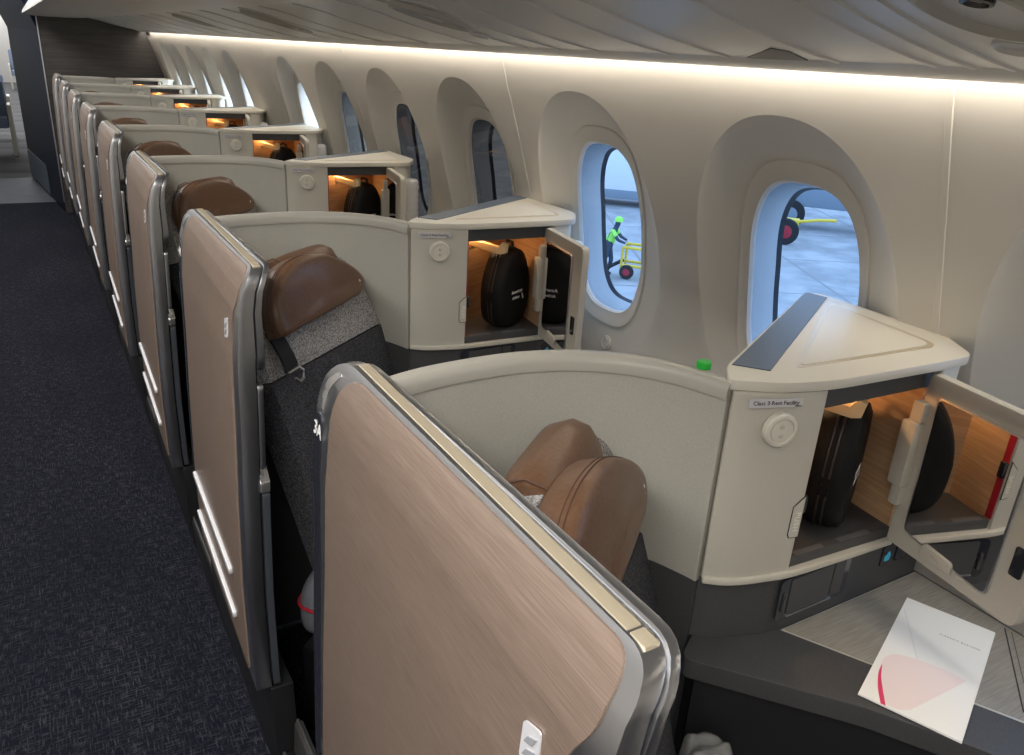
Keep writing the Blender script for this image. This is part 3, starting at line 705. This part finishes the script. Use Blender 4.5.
# niche: header, wooden walls, floor
A, B, Cc, D = (0.912, 0.648), (0.918, 0.735), (1.166, 0.868), (1.142, 0.636)
ad(slab('header', [(0.905, 0.641), (1.142, 0.630), (1.142, 0.655), (0.905, 0.662)], 1.216, 1.2465, 'charcoal'))
def wallstrip(name, p, q, th, z0, z1, mat):
    p, q = Vector(p), Vector(q); t = (q-p).normalized(); nn = Vector((-t.y, t.x))*th
    return ad(slab(name, [tuple(p), tuple(q), tuple(q+nn), tuple(p+nn)], z0, z1, mat))
wallstrip('niche_wall', B, Cc, 0.012, 0.955, 1.245, 'niche_wood')
wallstrip('niche_wall', Cc, D, 0.012, 0.955, 1.245, 'niche_wood')
wallstrip('niche_wall', A, B, 0.010, 0.955, 1.245, 'niche_wood')
ad(slab('niche_floor', [A, D, Cc, B], 0.947, 0.962, 'charcoal'))
ad(slab('niche_ceiling', [A, D, Cc, B], 1.238, 1.2455, 'plastic'))
ad(slab('floor_lip', [(0.912, 0.641), (1.138, 0.628), (1.138, 0.650), (0.912, 0.656)], 0.947, 0.966, 'charcoal', bevel=0.003))
for x0, x1 in ((0.925, 0.985), (1.02, 1.09)):
    ad(slab('floor_label', [(x0, 0.6425-(x0-0.912)*0.055), (x1, 0.6425-(x1-0.912)*0.055), (x1, 0.652-(x1-0.912)*0.055), (x0, 0.652-(x0-0.912)*0.055)], 0.966, 0.9668, 'label_dim')) if False else None
M['label_dim'] = newmat('grey_label_film', (0.10, 0.10, 0.105), 0.3)
for x0, x1 in ((0.925, 0.985), (1.02, 1.09)):
    yy = lambda x: 0.6415-(x-0.912)*0.0575
    ad(slab('floor_label', [(x0, yy(x0)+0.001), (x1, yy(x1)+0.001), (x1, yy(x1)+0.010), (x0, yy(x0)+0.010)], 0.9655, 0.9668, 'label_dim'))
# warm lamp in the ceiling of the niche
lp = ad(slab('niche_lamp', rounded([(0.955, 0.742), (1.005, 0.768), (0.998, 0.782), (0.948, 0.756)], 0.006, 3), 1.234, 1.2385, 'lamp_warm'))
# red seal with black catch on the left jamb
ad(slab('door_seal', [(0.9105, 0.6405), (0.9125, 0.6405), (0.9125, 0.6535), (0.9105, 0.6535)], 0.966, 1.216, 'red'))
ad(box('door_catch', 0.912, 0.920, 0.638, 0.650, 1.045, 1.075, 'gloss_black', None, 0.003))
# outboard block and ribbed column
ad(slab('outboard_block', rounded([(1.150, 0.622), (1.206, 0.624), (1.258, 0.705), (1.258, 0.80), (1.178, 0.80)], [0.01, 0.015, 0.02, 0.004, 0.004], 5), 0.94, 1.247, 'plastic_light', bevel=0.003))
bm = bmesh.new(); prof = [(0.022, 0.0)]
for k in range(9): prof += [(0.0265, 0.012+k*0.024), (0.0275, 0.024+k*0.024), (0.0255, 0.033+k*0.024)]
prof += [(0.026, 0.235), (0.020, 0.243), (0.004, 0.246)]
lathe_bm(bm, prof, Matrix.Translation((1.232, 0.640, 0.953)), 24); ad(bmobj('ribbed_lamp', bm, 'strip_white', None, ang=60)) if 'strip_white' in M else None
M['strip_white'] = newmat('white_ribbed_plastic', (0.72, 0.72, 0.72), 0.35)
if bm.is_valid: ad(bmobj('ribbed_lamp', bm, 'strip_white', None, ang=60))
ad(box('lamp_bracket', 1.205, 1.26, 0.612, 0.66, 0.938, 0.955, 'charcoal', None, 0.003))
# control knob on the front panel
kp = Vector((0.838, 0.6520, 1.194)); kn = Vector((-0.27, -1, 0)).normalized()
km = frame_mat(kp, (1, -0.27, 0), kn)
knob = ad(lathe('speaker_knob', [(0.0255, 0.0), (0.0255, 0.007), (0.023, 0.010), (0.019, 0.0105), (0.0185, 0.008), (0.017, 0.008), (0.016, 0.0095), (0.002, 0.0095)], km, 'plastic_light', None, 36))
bm = bmesh.new()
for dy in (0.007, -0.007):
    bmesh.ops.create_uvsphere(bm, u_segments=16, v_segments=8, radius=0.0045, matrix=km @ Matrix.Translation((0, dy, 0.0085)) @ Matrix.Diagonal((1, 1, 0.5, 1)))
kd = bmobj('dimple', bm, 'plastic', None); adopt(kd, cab); kd.parent = knob
# label plate
lp0 = Vector((0.826, 0.6570, 1.2345)); ln = Vector((-0.36, -1, 0)).normalized(); lm = frame_mat(lp0+ln*0.0045, (1, -0.36, 0), ln)
plate = ad(flat('label_plate', rounded([(-0.040, -0.0065), (-0.040, 0.0065), (0.040, 0.0065), (0.040, -0.0065)], 0.002, 3), lm, 0.0008, 'label', None))
tx = text('lettering', 'Class 3 Rest Facility', 0.0085, lm @ Matrix.Translation((0, 0.0002, 0.0010)), 'ink'); adopt(tx, cab); tx.parent = plate
tx = text('lettering', '333MRS-1', 0.0026, lm @ Matrix.Translation((0.0335, -0.0047, 0.0010)), 'ink'); adopt(tx, cab); tx.parent = plate
# push latch at the edge of the front panel
pm = frame_mat(Vector((0.900, 0.6388, 1.043))+Vector((-0.22, -1, 0)).normalized()*0.0, (1, -0.22, 0), (-0.22, -1, 0))
pg = ad(flat('latch_outline', [(0.010, -0.036), (-0.006, -0.036), (-0.009, -0.030), (-0.009, 0.018), (0.010, 0.036)], pm, 0.0012, 'gloss_black', None))
pl = ad(flat('push_latch', [(0.0095, -0.0345), (-0.0052, -0.0345), (-0.0078, -0.029), (-0.0078, 0.0175), (0.0095, 0.0335)], pm, 0.0018, 'plastic', None))
tx = text('lettering', 'PUSH', 0.0125, pm @ Matrix.Translation((0.0015, -0.008, 0.0020)) @ Matrix.Rotation(R(-90), 4, 'Z'), 'cap_beige', spacing=1.15); tx.data.materials.clear(); tx.data.materials.append(M['white_soft']); adopt(tx, cab); tx.parent = pl
# stowage recess in the base band, backlit button
rm = frame_mat((0.982, 0.6385, 0.893), (1, 0, 0), (0, -1, 0))
ad(flat('recess_frame', rounded([(-0.082, -0.040), (-0.082, 0.036), (0.082, 0.036), (0.082, -0.040)], 0.012, 5), rm, 0.003, 'gloss_black', None))
ad(flat('recess_flap', rounded([(-0.060, -0.033), (-0.060, 0.033), (0.038, 0.033), (0.038, -0.033)], 0.003, 3), rm, 0.0045, 'charcoal', None))
ad(flat('recess_bar', rounded([(0.042, -0.031), (0.042, 0.033), (0.068, 0.033), (0.068, -0.031)], 0.002, 3), rm, 0.004, 'charcoal', None))
ad(flat('flap_hinge', [(-0.060, -0.036), (-0.060, -0.034), (0.045, -0.034), (0.045, -0.036)], rm, 0.006, 'chrome', None))
ad(flat('flap_pull', rounded([(-0.073, -0.025), (-0.073, 0.01), (-0.067, 0.01), (-0.067, -0.025)], 0.003, 3), rm, 0.006, 'charcoal', None))
bmn = frame_mat((1.165, 0.6385, 0.897), (1, 0, 0), (0, -1, 0))
bt = ad(flat('button', rounded([(-0.015, -0.020), (-0.015, 0.020), (0.015, 0.020), (0.015, -0.020)], 0.005, 3), bmn, 0.003, 'gloss_black', None))
ic = flat('lit_symbol', rounded([(-0.008, -0.010), (-0.008, 0.0), (-0.002, 0.003), (0.002, 0.009), (0.006, 0.004), (0.009, -0.002), (0.006, -0.011)], 0.002, 2), bmn, 0.0036, 'blue_led', None); adopt(ic, cab); ic.parent = bt
bmn = frame_mat((1.205, 0.6385, 0.897), (1, 0, 0), (0, -1, 0))
ad(flat('button', rounded([(-0.015, -0.020), (-0.015, 0.020), (0.015, 0.020), (0.015, -0.020)], 0.005, 3), bmn, 0.003, 'gloss_black', None))
# hook
h0 = Vector((0.985, 0.762)); fwd = Vector((0.45, -0.893))
hb = bmesh.new()
hx = frame_mat((h0.x, h0.y, 1.185), (fwd.x, fwd.y, 0), (0.88, 0.47, 0))   # x forward, z sideways, y = z-axis x?...
def hp(f, s, z): return (h0.x+fwd.x*f+0.88*s, h0.y+fwd.y*f+0.47*s, z)
add_prism(hb, [(-0.010, 1.165), (-0.010, 1.208), (0.010, 1.208), (0.010, 1.165)], lambda p: hp(0.0, p[0], p[1]), lambda p: hp(0.006, p[0], p[1]))
add_prism(hb, [(0.0, 1.178), (0.0, 1.196), (0.095, 1.188), (0.106, 1.203), (0.118, 1.198), (0.114, 1.174), (0.100, 1.170)], lambda p: hp(p[0], -0.016, p[1]), lambda p: hp(p[0], 0.002, p[1]))
ad(bmobj('hook', hb, 'hook', None, bevel=0.0015))
# niche point light (the lamp's own light)
L = bpy.data.lights.new('niche_lamp_light', 'AREA'); L.shape = 'RECTANGLE'; L.size = 0.05; L.size_y = 0.02; L.energy = 0.26; L.color = (1.0, 0.60, 0.28)
Lo = bpy.data.objects.new('niche_lamp_light', L); COL.objects.link(Lo); Lo.parent = cab; Lo.location = (0.976-1.02, 0.762-0.72, 1.232)
# door, open towards the camera
H0 = Vector((1.124, 0.624)); H1 = Vector((1.082, 0.392)); dd = (H1-H0).normalized(); dn = Vector((dd.y, -dd.x))  # dn points to -X (inside face)
if dn.x > 0: dn = -dn
DW = (H1-H0).length
dm = Matrix((( -0, 0, 0, 0),)*4) if False else None
def dmat(off): # local x along door outward from hinge, local y up, local z = inside face normal
    m = Matrix(((dd.x, 0, dn.x, H0.x+dn.x*off), (dd.y, 0, dn.y, H0.y+dn.y*off), (0, 1, 0, 0), (0, 0, 0, 1))); return m
door_out = rounded([(0, 0.950), (0, 1.244), (DW, 1.244), (DW, 0.950)], [0.006, 0.012, 0.02, 0.02], 5)
bm = bmesh.new(); add_prism(bm, door_out, lambda p: dmat(-0.018) @ Vector((p[0], p[1], 0)), lambda p: dmat(0.0) @ Vector((p[0], p[1], 0)))
door = ad(bmobj('door', bm, 'plastic', None, bevel=0.003))
def dpart(name, outl, z0, z1, mat, par=door, bev=0):
    bm = bmesh.new(); add_prism(bm, outl, lambda p: dmat(z0) @ Vector((p[0], p[1], 0)), lambda p: dmat(z1) @ Vector((p[0], p[1], 0)))
    o = bmobj(name, bm, mat, None, bevel=bev); adopt(o, cab); o.parent = par; return o
mo = rounded([(0.030, 0.985), (0.026, 1.216), (0.186, 1.216), (0.186, 0.972)], 0.012, 5)
mi = rounded([(0.033, 0.988), (0.029, 1.213), (0.183, 1.213), (0.183, 0.975)], 0.010, 5)
dpart('mirror_bezel', mo, 0.0, 0.004, 'chrome', bev=0.001)
dpart('mirror', mi, 0.0035, 0.0045, 'mirror')
dpart('hinge_cover', rounded([(-0.012, 1.055), (-0.012, 1.165), (0.014, 1.165), (0.014, 1.055)], 0.004, 3), -0.008, 0.018, 'plastic', bev=0.003)
dpart('hinge_knuckle', rounded([(-0.006, 1.165), (-0.006, 1.198), (0.014, 1.198), (0.014, 1.165)], 0.003, 3), -0.006, 0.012, 'plastic', bev=0.003)
dpart('hinge_knuckle', rounded([(-0.006, 1.020), (-0.006, 1.055), (0.012, 1.055), (0.012, 1.020)], 0.003, 3), -0.006, 0.012, 'plastic', bev=0.003)
dpart('mirror_pull', rounded([(0.070, 0.966), (0.072, 0.990), (0.125, 0.986), (0.128, 0.966)], 0.006, 4), 0.004, 0.008, 'plastic', bev=0.002)
dpart('door_latch', rounded([(0.204, 1.025), (0.204, 1.07), (0.222, 1.07), (0.222, 1.025)], 0.003, 3), -0.004, 0.003, 'gloss_black', bev=0.001)
tx = text('lettering', 'PULL', 0.009, dmat(0.0082) @ Matrix.Translation((0.098, 0.978, 0)), 'cap_beige'); adopt(tx, cab); tx.parent = door

# ---- console
con = reg(thing('console', '', 'console', (1.10, 0.35, 0)))
ce = [(0.778, 0.688), (0.735, 0.662), (0.905, 0.462), (0.975, 0.352), (1.06, 0.20), (1.12, 0.02), (1.12, -0.10), (1.275, -0.10), (1.275, 0.93), (0.86, 0.715), (0.80, 0.70)]
def ad2(o): return adopt(o, con)
ad2(slab('top_pad', rounded(ce, [0.01, 0.02, 0.02, 0.03, 0.03, 0.03, 0.01, 0.002, 0.002, 0.002, 0.01], 4), 0.795, 0.829, 'charcoal', bevel=0.008, seg=3))
cb = [(0.79, 0.675), (0.765, 0.655), (0.922, 0.47), (0.995, 0.352), (1.08, 0.20), (1.14, 0.02), (1.14, -0.10), (1.275, -0.10), (1.275, 0.92), (0.86, 0.705)]
ad2(slab('body', cb, 0.0, 0.795, 'dark'))
inl = [(0.922, 0.6365), (0.985, 0.519), (1.052, 0.396), (1.12, 0.27), (1.165, 0.14), (1.268, 0.14), (1.268, 0.6365)]
ad2(slab('seam_line', inl, 0.8285, 0.8298, 'seam'))
inl2 = [(0.9265, 0.6335), (0.988, 0.520), (1.055, 0.3975), (1.123, 0.271), (1.168, 0.143), (1.268, 0.143), (1.268, 0.6335)]
ad2(slab('stone_inlay', inl2, 0.8288, 0.8306, 'stone'))
def groove(name, p, q, w, mat):
    p, q = Vector(p), Vector(q); t = (q-p).normalized(); nn = Vector((-t.y, t.x))*w/2
    return ad2(slab(name, [tuple(p-nn), tuple(q-nn), tuple(q+nn), tuple(p+nn)], 0.8304, 0.8309, mat))
groove('tray_groove', (1.262, 0.47), (1.10, 0.352), 0.0022, 'gloss_black')
groove('tray_groove', (1.262, 0.459), (1.106, 0.344), 0.0012, 'charcoal')
groove('tray_groove', (1.262, 0.43), (1.16, 0.352), 0.0012, 'gloss_black')

# ---- seat (local frame: x right, -y forward)
seat = thing('seat', '', 'seat', (0.542, 0.704, 0.0), R(39))
TL = R(19); st, ct = math.sin(TL), math.cos(TL)
def S(r, s, tt): # s up the tilted back from the reference at z=1.15, tt = forward of the front surface
    return Vector((r, s*st - tt*ct, 1.15 + s*ct + tt*st))
def back_slab(name, outl, t0, t1, mat, bev=0.0, seg=3, parent=seat, crown=None):
    bm = bmesh.new(); add_prism(bm, outl, lambda p: S(p[0], p[1], t0), lambda p: S(p[0], p[1], t1)); return bmobj(name, bm, mat, parent, bevel=bev, seg=seg, ang=50)
up_out = rounded([(-0.262, -0.180), (-0.250, 0.0), (-0.19, 0.040), (0.08, 0.040), (0.160, -0.015), (0.202, -0.180)], [0.004, 0.06, 0.05, 0.05, 0.06, 0.004], 6)
back_slab('upper_backrest', up_out, -0.06, 0.0, 'tweed', 0.014)
lo_out = rounded([(-0.262, -0.86), (-0.262, -0.183), (0.203, -0.183), (0.214, -0.40), (0.115, -0.47), (0.115, -0.86)], [0.02, 0.004, 0.004, 0.03, 0.05, 0.02], 4)
lb = back_slab('lower_backrest', lo_out, -0.07, 0.002, 'denim', 0.008)
bm = bmesh.new()
for (a, b) in (((-0.11, -0.19), (-0.15, -0.62)), ((-0.02, -0.19), (-0.03, -0.62))):
    tube_bm(bm, [S(a[0], a[1]-0.004, 0.002), S((a[0]+b[0])/2, (a[1]+b[1])/2, 0.003), S(b[0], b[1], 0.002)], 0.0025, 6)
o = bmobj('seam_piping', bm, 'cushion', None); o.parent = lb
# leather wrap over the top of the back
bm = bmesh.new(); n1 = 14; prev = None
sect = [(-0.075, -0.13), (-0.080, -0.06), (-0.078, 0.0), (-0.072, 0.036), (-0.054, 0.058), (-0.020, 0.062), (0.004, 0.047), (0.014, 0.015), (0.014, -0.04)]
inn = [(0.0, -0.04), (0.0, 0.0), (-0.004, 0.030), (-0.014, 0.040), (-0.04, 0.040), (-0.056, 0.028), (-0.062, 0.0), (-0.064, -0.06), (-0.063, -0.13)]
loop = sect + inn
for i in range(n1+1):
    r = -0.105 + 0.20*i/n1; e = abs(i/n1*2-1); k = 1 - 0.12*e**5
    cur = [bm.verts.new(S(r, s*k, -0.03 + (t_+0.03)*k)) for t_, s in loop]
    if prev:
        for q in range(len(loop)): bm.faces.new((prev[q], prev[(q+1) % len(loop)], cur[(q+1) % len(loop)], cur[q]))
    else: bm.faces.new(cur)
    prev = cur
bm.faces.new(prev[::-1]); wrap = bmobj('leather_wrap', bm, 'leather', seat, ang=60)
bm = bmesh.new()
for r in (-0.102,): tube_bm(bm, [S(r, s*0.97+0.0, t_*1.01+0.0002) for t_, s in catmull([(a, b) for a, b in sect], 3) and sect], 0.0018, 5)
o = bmobj('wrap_piping', bm, 'stitch', None); o.parent = wrap
# D-shaped head cushion
out = [tuple(v) for v in catmull([(-0.238, -0.088), (-0.243, -0.040), (-0.222, 0.010), (-0.175, 0.045), (-0.110, 0.058), (-0.030, 0.050), (0.038, 0.022), (0.090, -0.010), (0.115, -0.042), (0.104, -0.064)], 5)]
Dout = out + [(0.07, -0.073), (0.0, -0.077), (-0.10, -0.081), (-0.19, -0.085)]
bm = bmesh.new()
layers = [(0.002, 0.90), (0.004, 0.965), (0.010, 1.0), (0.040, 1.0), (0.050, 0.980), (0.0555, 0.94), (0.0585, 0.86), (0.060, 0.70), (0.0608, 0.45), (0.061, 0.2)]
cx_, cy_ = -0.062, -0.03; prev = None
for (tt, k) in layers:
    cur = [bm.verts.new(S(cx_+(p[0]-cx_)*k, cy_-0.006+(p[1]-cy_)*k, tt + 0.006*(1-((p[0]-cx_)/0.2)**2))) for p in Dout]
    if prev:
        for q in range(len(Dout)): bm.faces.new((prev[q], prev[(q+1) % len(Dout)], cur[(q+1) % len(Dout)], cur[q]))
    else: bm.faces.new(cur)
    prev = cur
bm.faces.new(prev[::-1]); hd = bmobj('head_cushion', bm, 'leather', seat, ang=85)
bm = bmesh.new()
for tt, k in ((0.036, 1.003), (0.0425, 1.002)):
    tube_bm(bm, [S(cx_+(p[0]-cx_)*k, cy_-0.006+(p[1]-cy_)*k, tt + 0.006*(1-((p[0]-cx_)/0.2)**2)) for p in out], 0.0009, 5)
o = bmobj('stitching', bm, 'stitch', None); o.parent = hd
# small bird-like emblem at the right of the cushion
bm = bmesh.new()
def sE(p, tt): return S(0.076+p[0], -0.048+p[1], tt)
zz = 0.0605
add_prism(bm, [(-0.002, -0.008), (0.003, -0.010), (-0.001, 0.003), (-0.007, 0.010)], lambda p: sE(p, zz-0.012), lambda p: sE(p, zz))
add_prism(bm, [(0.001, -0.002), (0.006, -0.001), (0.004, 0.004), (0.000, 0.004)], lambda p: sE(p, zz-0.012), lambda p: sE(p, zz))
o = bmobj('emblem', bm, 'white_ink', None); o.parent = hd
# shoulder harness and buckle
bm = bmesh.new(); prev = None
for (s, tt, w) in ((-0.08, 0.004, 0.021), (-0.11, 0.014, 0.021), (-0.14, 0.020, 0.021), (-0.160, 0.022, 0.0215), (-0.172, 0.018, 0.020)):
    c0 = -0.215 + (s+0.12)*-0.02
    cur = [bm.verts.new(S(c0+dx, s, tt+d)) for dx, d in ((-w, 0), (w, 0), (w, 0.006), (-w, 0.006))]
    if prev:
        for q in range(4): bm.faces.new((prev[q], prev[(q+1) % 4], cur[(q+1) % 4], cur[q]))
    else: bm.faces.new(cur)
    prev = cur
bm.faces.new(prev[::-1]); hs = bmobj('shoulder_harness', bm, 'belt', seat)
bm = bmesh.new()
tube_bm(bm, [S(-0.232, -0.172, 0.026), S(-0.196, -0.170, 0.028), S(-0.184, -0.180, 0.028), S(-0.188, -0.198, 0.026), S(-0.204, -0.202, 0.026), S(-0.214, -0.190, 0.026)], 0.0036, 8)
o = bmobj('harness_buckle', bm, 'chrome_mirror', None); o.parent = hs
# cushion, base
bm = bmesh.new(); add_box(bm, (-0.072, -0.40, 0.325), (0.37, 0.56, 0.11)); bmobj('seat_cushion', bm, 'cushion', seat, bevel=0.03, seg=3)
bm = bmesh.new(); add_box(bm, (-0.072, -0.36, 0.135), (0.33, 0.56, 0.27)); bmobj('seat_base', bm, 'dark', seat, bevel=0.01)
bm = bmesh.new(); add_box(bm, (-0.245, -0.40, 0.20), (0.012, 0.50, 0.13)); bmobj('side_trim', bm, 'charcoal', seat, bevel=0.005)

# ---- headphone case
hc = thing('headphone_case', '', 'headphone case', (1.064, 0.706, 0.9622), math.atan2(0.47, 0.88))
co_ = []
for k in range(49):
    a = math.pi*2*k/48; c, s = math.cos(a), math.sin(a)
    w = 0.078 - 0.020*max(0, s)
    co_.append((math.copysign(abs(c)**0.72, c)*(w), 0.108 + 0.108*math.copysign(abs(s)**(0.85 if s > 0 else 0.62), s)))
co_ = co_[:-1]
bm = bmesh.new(); prev = None
for (yy, k) in ((-0.036, 0.62), (-0.035, 0.86), (-0.029, 0.965), (-0.012, 1.0), (0.012, 1.0), (0.029, 0.965), (0.035, 0.86), (0.036, 0.62)):
    cur = [bm.verts.new((p[0]*k, yy, 0.108+(p[1]-0.108)*k)) for p in co_]
    if prev:
        for q in range(48): bm.faces.new((prev[q], prev[(q+1) % 48], cur[(q+1) % 48], cur[q]))
    else: bm.faces.new(cur)
    prev = cur
bm.faces.new(prev[::-1]); hcb = bmobj('case_body', bm, 'case', hc, ang=60)
bm = bmesh.new()
for dy in (-0.005, 0.005): tube_bm(bm, [(p[0]*1.003, dy, 0.108+(p[1]-0.108)*1.003) for p in co_], 0.0022, 6, closed=True)
bmobj('zip', bm, 'case_trim', hc)
tube('hanging_loop', [(-0.028, 0, 0.206), (-0.022, 0, 0.222), (0.0, 0, 0.233), (0.022, 0, 0.226), (0.028, 0, 0.206)], 0.004, 'case_trim', hc)
cm = frame_mat((0.010, -0.0362, 0.100), (1, 0, 0), (0, -1, 0))
text('lettering', 'American', 0.014, cm @ Matrix.Translation((-0.008, 0, 0)), 'white_ink', hc)
text('lettering', 'Airlines', 0.012, cm @ Matrix.Translation((-0.012, -0.016, 0)), 'white_ink', hc)
flat('flash_mark', [(0.022, -0.026), (0.028, -0.024), (0.022, -0.012), (0.015, -0.006), (0.018, -0.014)], cm, 0.0005, 'white_ink', hc)

# ---- copy everything down the cabin
index_kids()
ORD = ['nearest', 'second', 'third', 'fourth', 'fifth', 'sixth', 'seventh', 'eighth']
WHERE = ['nearest the camera', 'second from the camera', 'third from the camera', 'fourth from the camera', 'fifth from the camera',
         'sixth from the camera', 'seventh from the camera', 'farthest, next to the dark bulkhead']
def lab(n, kind, extra=''):
    return kind + ', ' + WHERE[n] + extra
protos = [(scr, 'wood-look aisle screen with chrome frame', 'aisle screens along the aisle'),
          (shl, 'curved grey-beige fabric seat shell', 'seat shells'),
          (cab, 'cream side cabinet with open lit niche and mirror door', 'side cabinets under the windows'),
          (con, 'dark console with grey stone-look top', 'side consoles'),
          (seat, 'grey tweed seat with brown leather head cushion', 'business seats'),
          (hc, 'black zipped headphone case in a niche', 'headphone cases in the niches')]
ROWOBJ = {}
for n in range(8):
    for p_, kind, grp in protos:
        o = p_ if n == 0 else copy_tree(p_)
        if n: o.location = p_.location + Vector((0, n*PITCH, 0))
        o['label'] = lab(n, kind); o['group'] = grp; ROWOBJ[(p_.name, n)] = o
# seat numbers on the dark posts
for n in range(8):
    o = ROWOBJ[(scr.name, n)]
    m4 = frame_mat((xo(1.160, 0.964)-0.0016-0.30, 0.9640-0.64, 1.160), (0, -1, 0), (-1, 0, 0.10))
    if n <= 3:
        text('seat_number', '%dA' % (9-n if False else 3+n), 0.028, m4, 'white_ink', o)

# ================================================================ LOOSE THINGS
# menu card
q = [Vector((0.912, 0.485)), Vector((0.963, 0.360)), Vector((1.233, 0.469)), Vector((1.182, 0.593))]  # bottom-left, bottom-right, top-right, top-left (as read)
cardt = reg(thing('menu_card', 'white folded menu card with pink petal print on the grey console nearest the camera', 'menu card', (1.07, 0.475, 0.8312)))
def cuv(u, v, z): # u across 0..1 , v up 0..1
    a = q[0].lerp(q[1], u); b = q[3].lerp(q[2], u); p = a.lerp(b, v); return Vector((p.x, p.y, z))
def cpoly(name, uv, z0, z1, mat, par):
    bm = bmesh.new(); add_prism(bm, uv, lambda p: cuv(p[0], p[1], z0), lambda p: cuv(p[0], p[1], z1)); o = bmobj(name, bm, mat, None)
    o.data.transform(MATS[cardt.name].inverted()); o.parent = par; return o
cz = 0.8312
cpoly('back_leaf', [(0, 0), (1, 0), (1, 1), (0, 1)], cz, cz+0.0008, 'paper', cardt)
front = cpoly('front_leaf', [(0.0, 0), (0.995, 0.003), (0.995, 0.997), (0.0, 1)], cz+0.0014, cz+0.0024, 'paper', cardt)
def arc(pts): return [tuple(v) for v in catmull(pts, 6)]
cpoly('petal_print', arc([(0.07, 0.28), (0.075, 0.36), (0.14, 0.42), (0.257, 0.45), (0.45, 0.47), (0.65, 0.475), (0.874, 0.46)]) + [(0.70, 0.27), (0.49, 0.056), (0.40, 0.02), (0.27, 0.01)] + arc([(0.27, 0.01), (0.16, 0.12), (0.10, 0.20)]), cz+0.0024, cz+0.0026, 'pink', front)
cpoly('crescent_print', arc([(0.078, 0.30), (0.085, 0.22), (0.14, 0.11), (0.225, 0.005)]) + arc([(0.275, 0.005), (0.19, 0.11), (0.125, 0.20), (0.085, 0.29)]), cz+0.0024, cz+0.0028, 'crimson', front)
cpoly('fold_line_print', [(0.03, 0.86), (0.035, 0.88), (0.60, 0.20), (0.59, 0.19)], cz+0.0024, cz+0.00255, 'pink2', front)
ux = (q[1]-q[0]).normalized()
tm = Matrix.Translation(cuv(0.69, 0.77, cz+0.0026)) @ Matrix.Rotation(math.atan2(ux.y, ux.x), 4, 'Z')
tx = text('lettering', 'FLAGSHIP BUSINESS', 0.0050, tm, 'grey_ink', spacing=1.35, depth=0.0001); tx.data.transform(MATS[cardt.name].inverted()); tx.parent = front
# green cap
gc = lathe('bottle_cap', [(0.0095, 0), (0.0105, 0.001), (0.0105, 0.009), (0.009, 0.0105), (0.002, 0.0105)], Matrix.Translation((0, 0, 0)), 'green')
gc.location = (0.781, 0.752, 1.2555)
tag(gc, 'small round bright green cap on the shell rim below the nearest window', 'cap')
# grey bag with red zip beside the second seat
bg_t = thing('amenity_bag', 'grey cloth bag with dark red piping between second seat and its aisle screen', 'bag', (0.475, 1.08+0.40, 0.385), R(35))
bm = bmesh.new(); bmesh.ops.create_uvsphere(bm, u_segments=28, v_segments=16, radius=1.0)
for v in bm.verts:
    x, y, z = v.co; f = lambda a, e: math.copysign(abs(a)**e, a)
    v.co = Vector((f(x, 0.6)*0.10, f(y, 0.7)*0.055, f(z, 0.7)*0.085 + 0.085)) * 1.0
    v.co.z += 0.006*math.sin(v.co.x*60)*math.cos(v.co.y*50)
bmobj('bag_body', bm, 'bag', bg_t, ang=80)
bm = bmesh.new(); tube_bm(bm, [(0.1015*math.copysign(abs(math.cos(a))**0.6, math.cos(a)), 0.0565*math.copysign(abs(math.sin(a))**0.7, math.sin(a)), 0.105) for a in [2*math.pi*k/36 for k in range(36)]], 0.004, 6, closed=True)
bmobj('piping', bm, 'red', bg_t)
# translucent bedding bag by the nearest seat
pb = thing('bedding_bag', 'clear plastic wrapped bedding beside the nearest seat, at the bottom edge', 'bag', (0.742, 0.585, 0.385), R(39))
def blob(name, sx, sy, sz, amp, mat, seed, par, z=0):
    bm = bmesh.new(); bmesh.ops.create_uvsphere(bm, u_segments=48, v_segments=28, radius=1.0); rnd = random.Random(seed)
    ph = [rnd.uniform(0, 6) for _ in range(6)]
    for v in bm.verts:
        x, y, zz = v.co; f = lambda a, e: math.copysign(abs(a)**e, a)
        w = 1 + amp*(math.sin(7*x+ph[0]+3*zz)*math.sin(6*y+ph[1]) + 0.6*math.sin(15*x+ph[2]+9*y)*math.sin(12*zz+ph[3]))
        v.co = Vector((f(x, 0.6)*sx*w, f(y, 0.6)*sy*w, f(zz, 0.6)*sz*w + sz + z))
    return bmobj(name, bm, mat, par, ang=80)
blob('folded_blanket', 0.055, 0.038, 0.150, 0.02, 'bag', 3, pb, 0.004)
blob('plastic_wrap', 0.062, 0.046, 0.165, 0.05, 'plastic_clear', 5, pb)
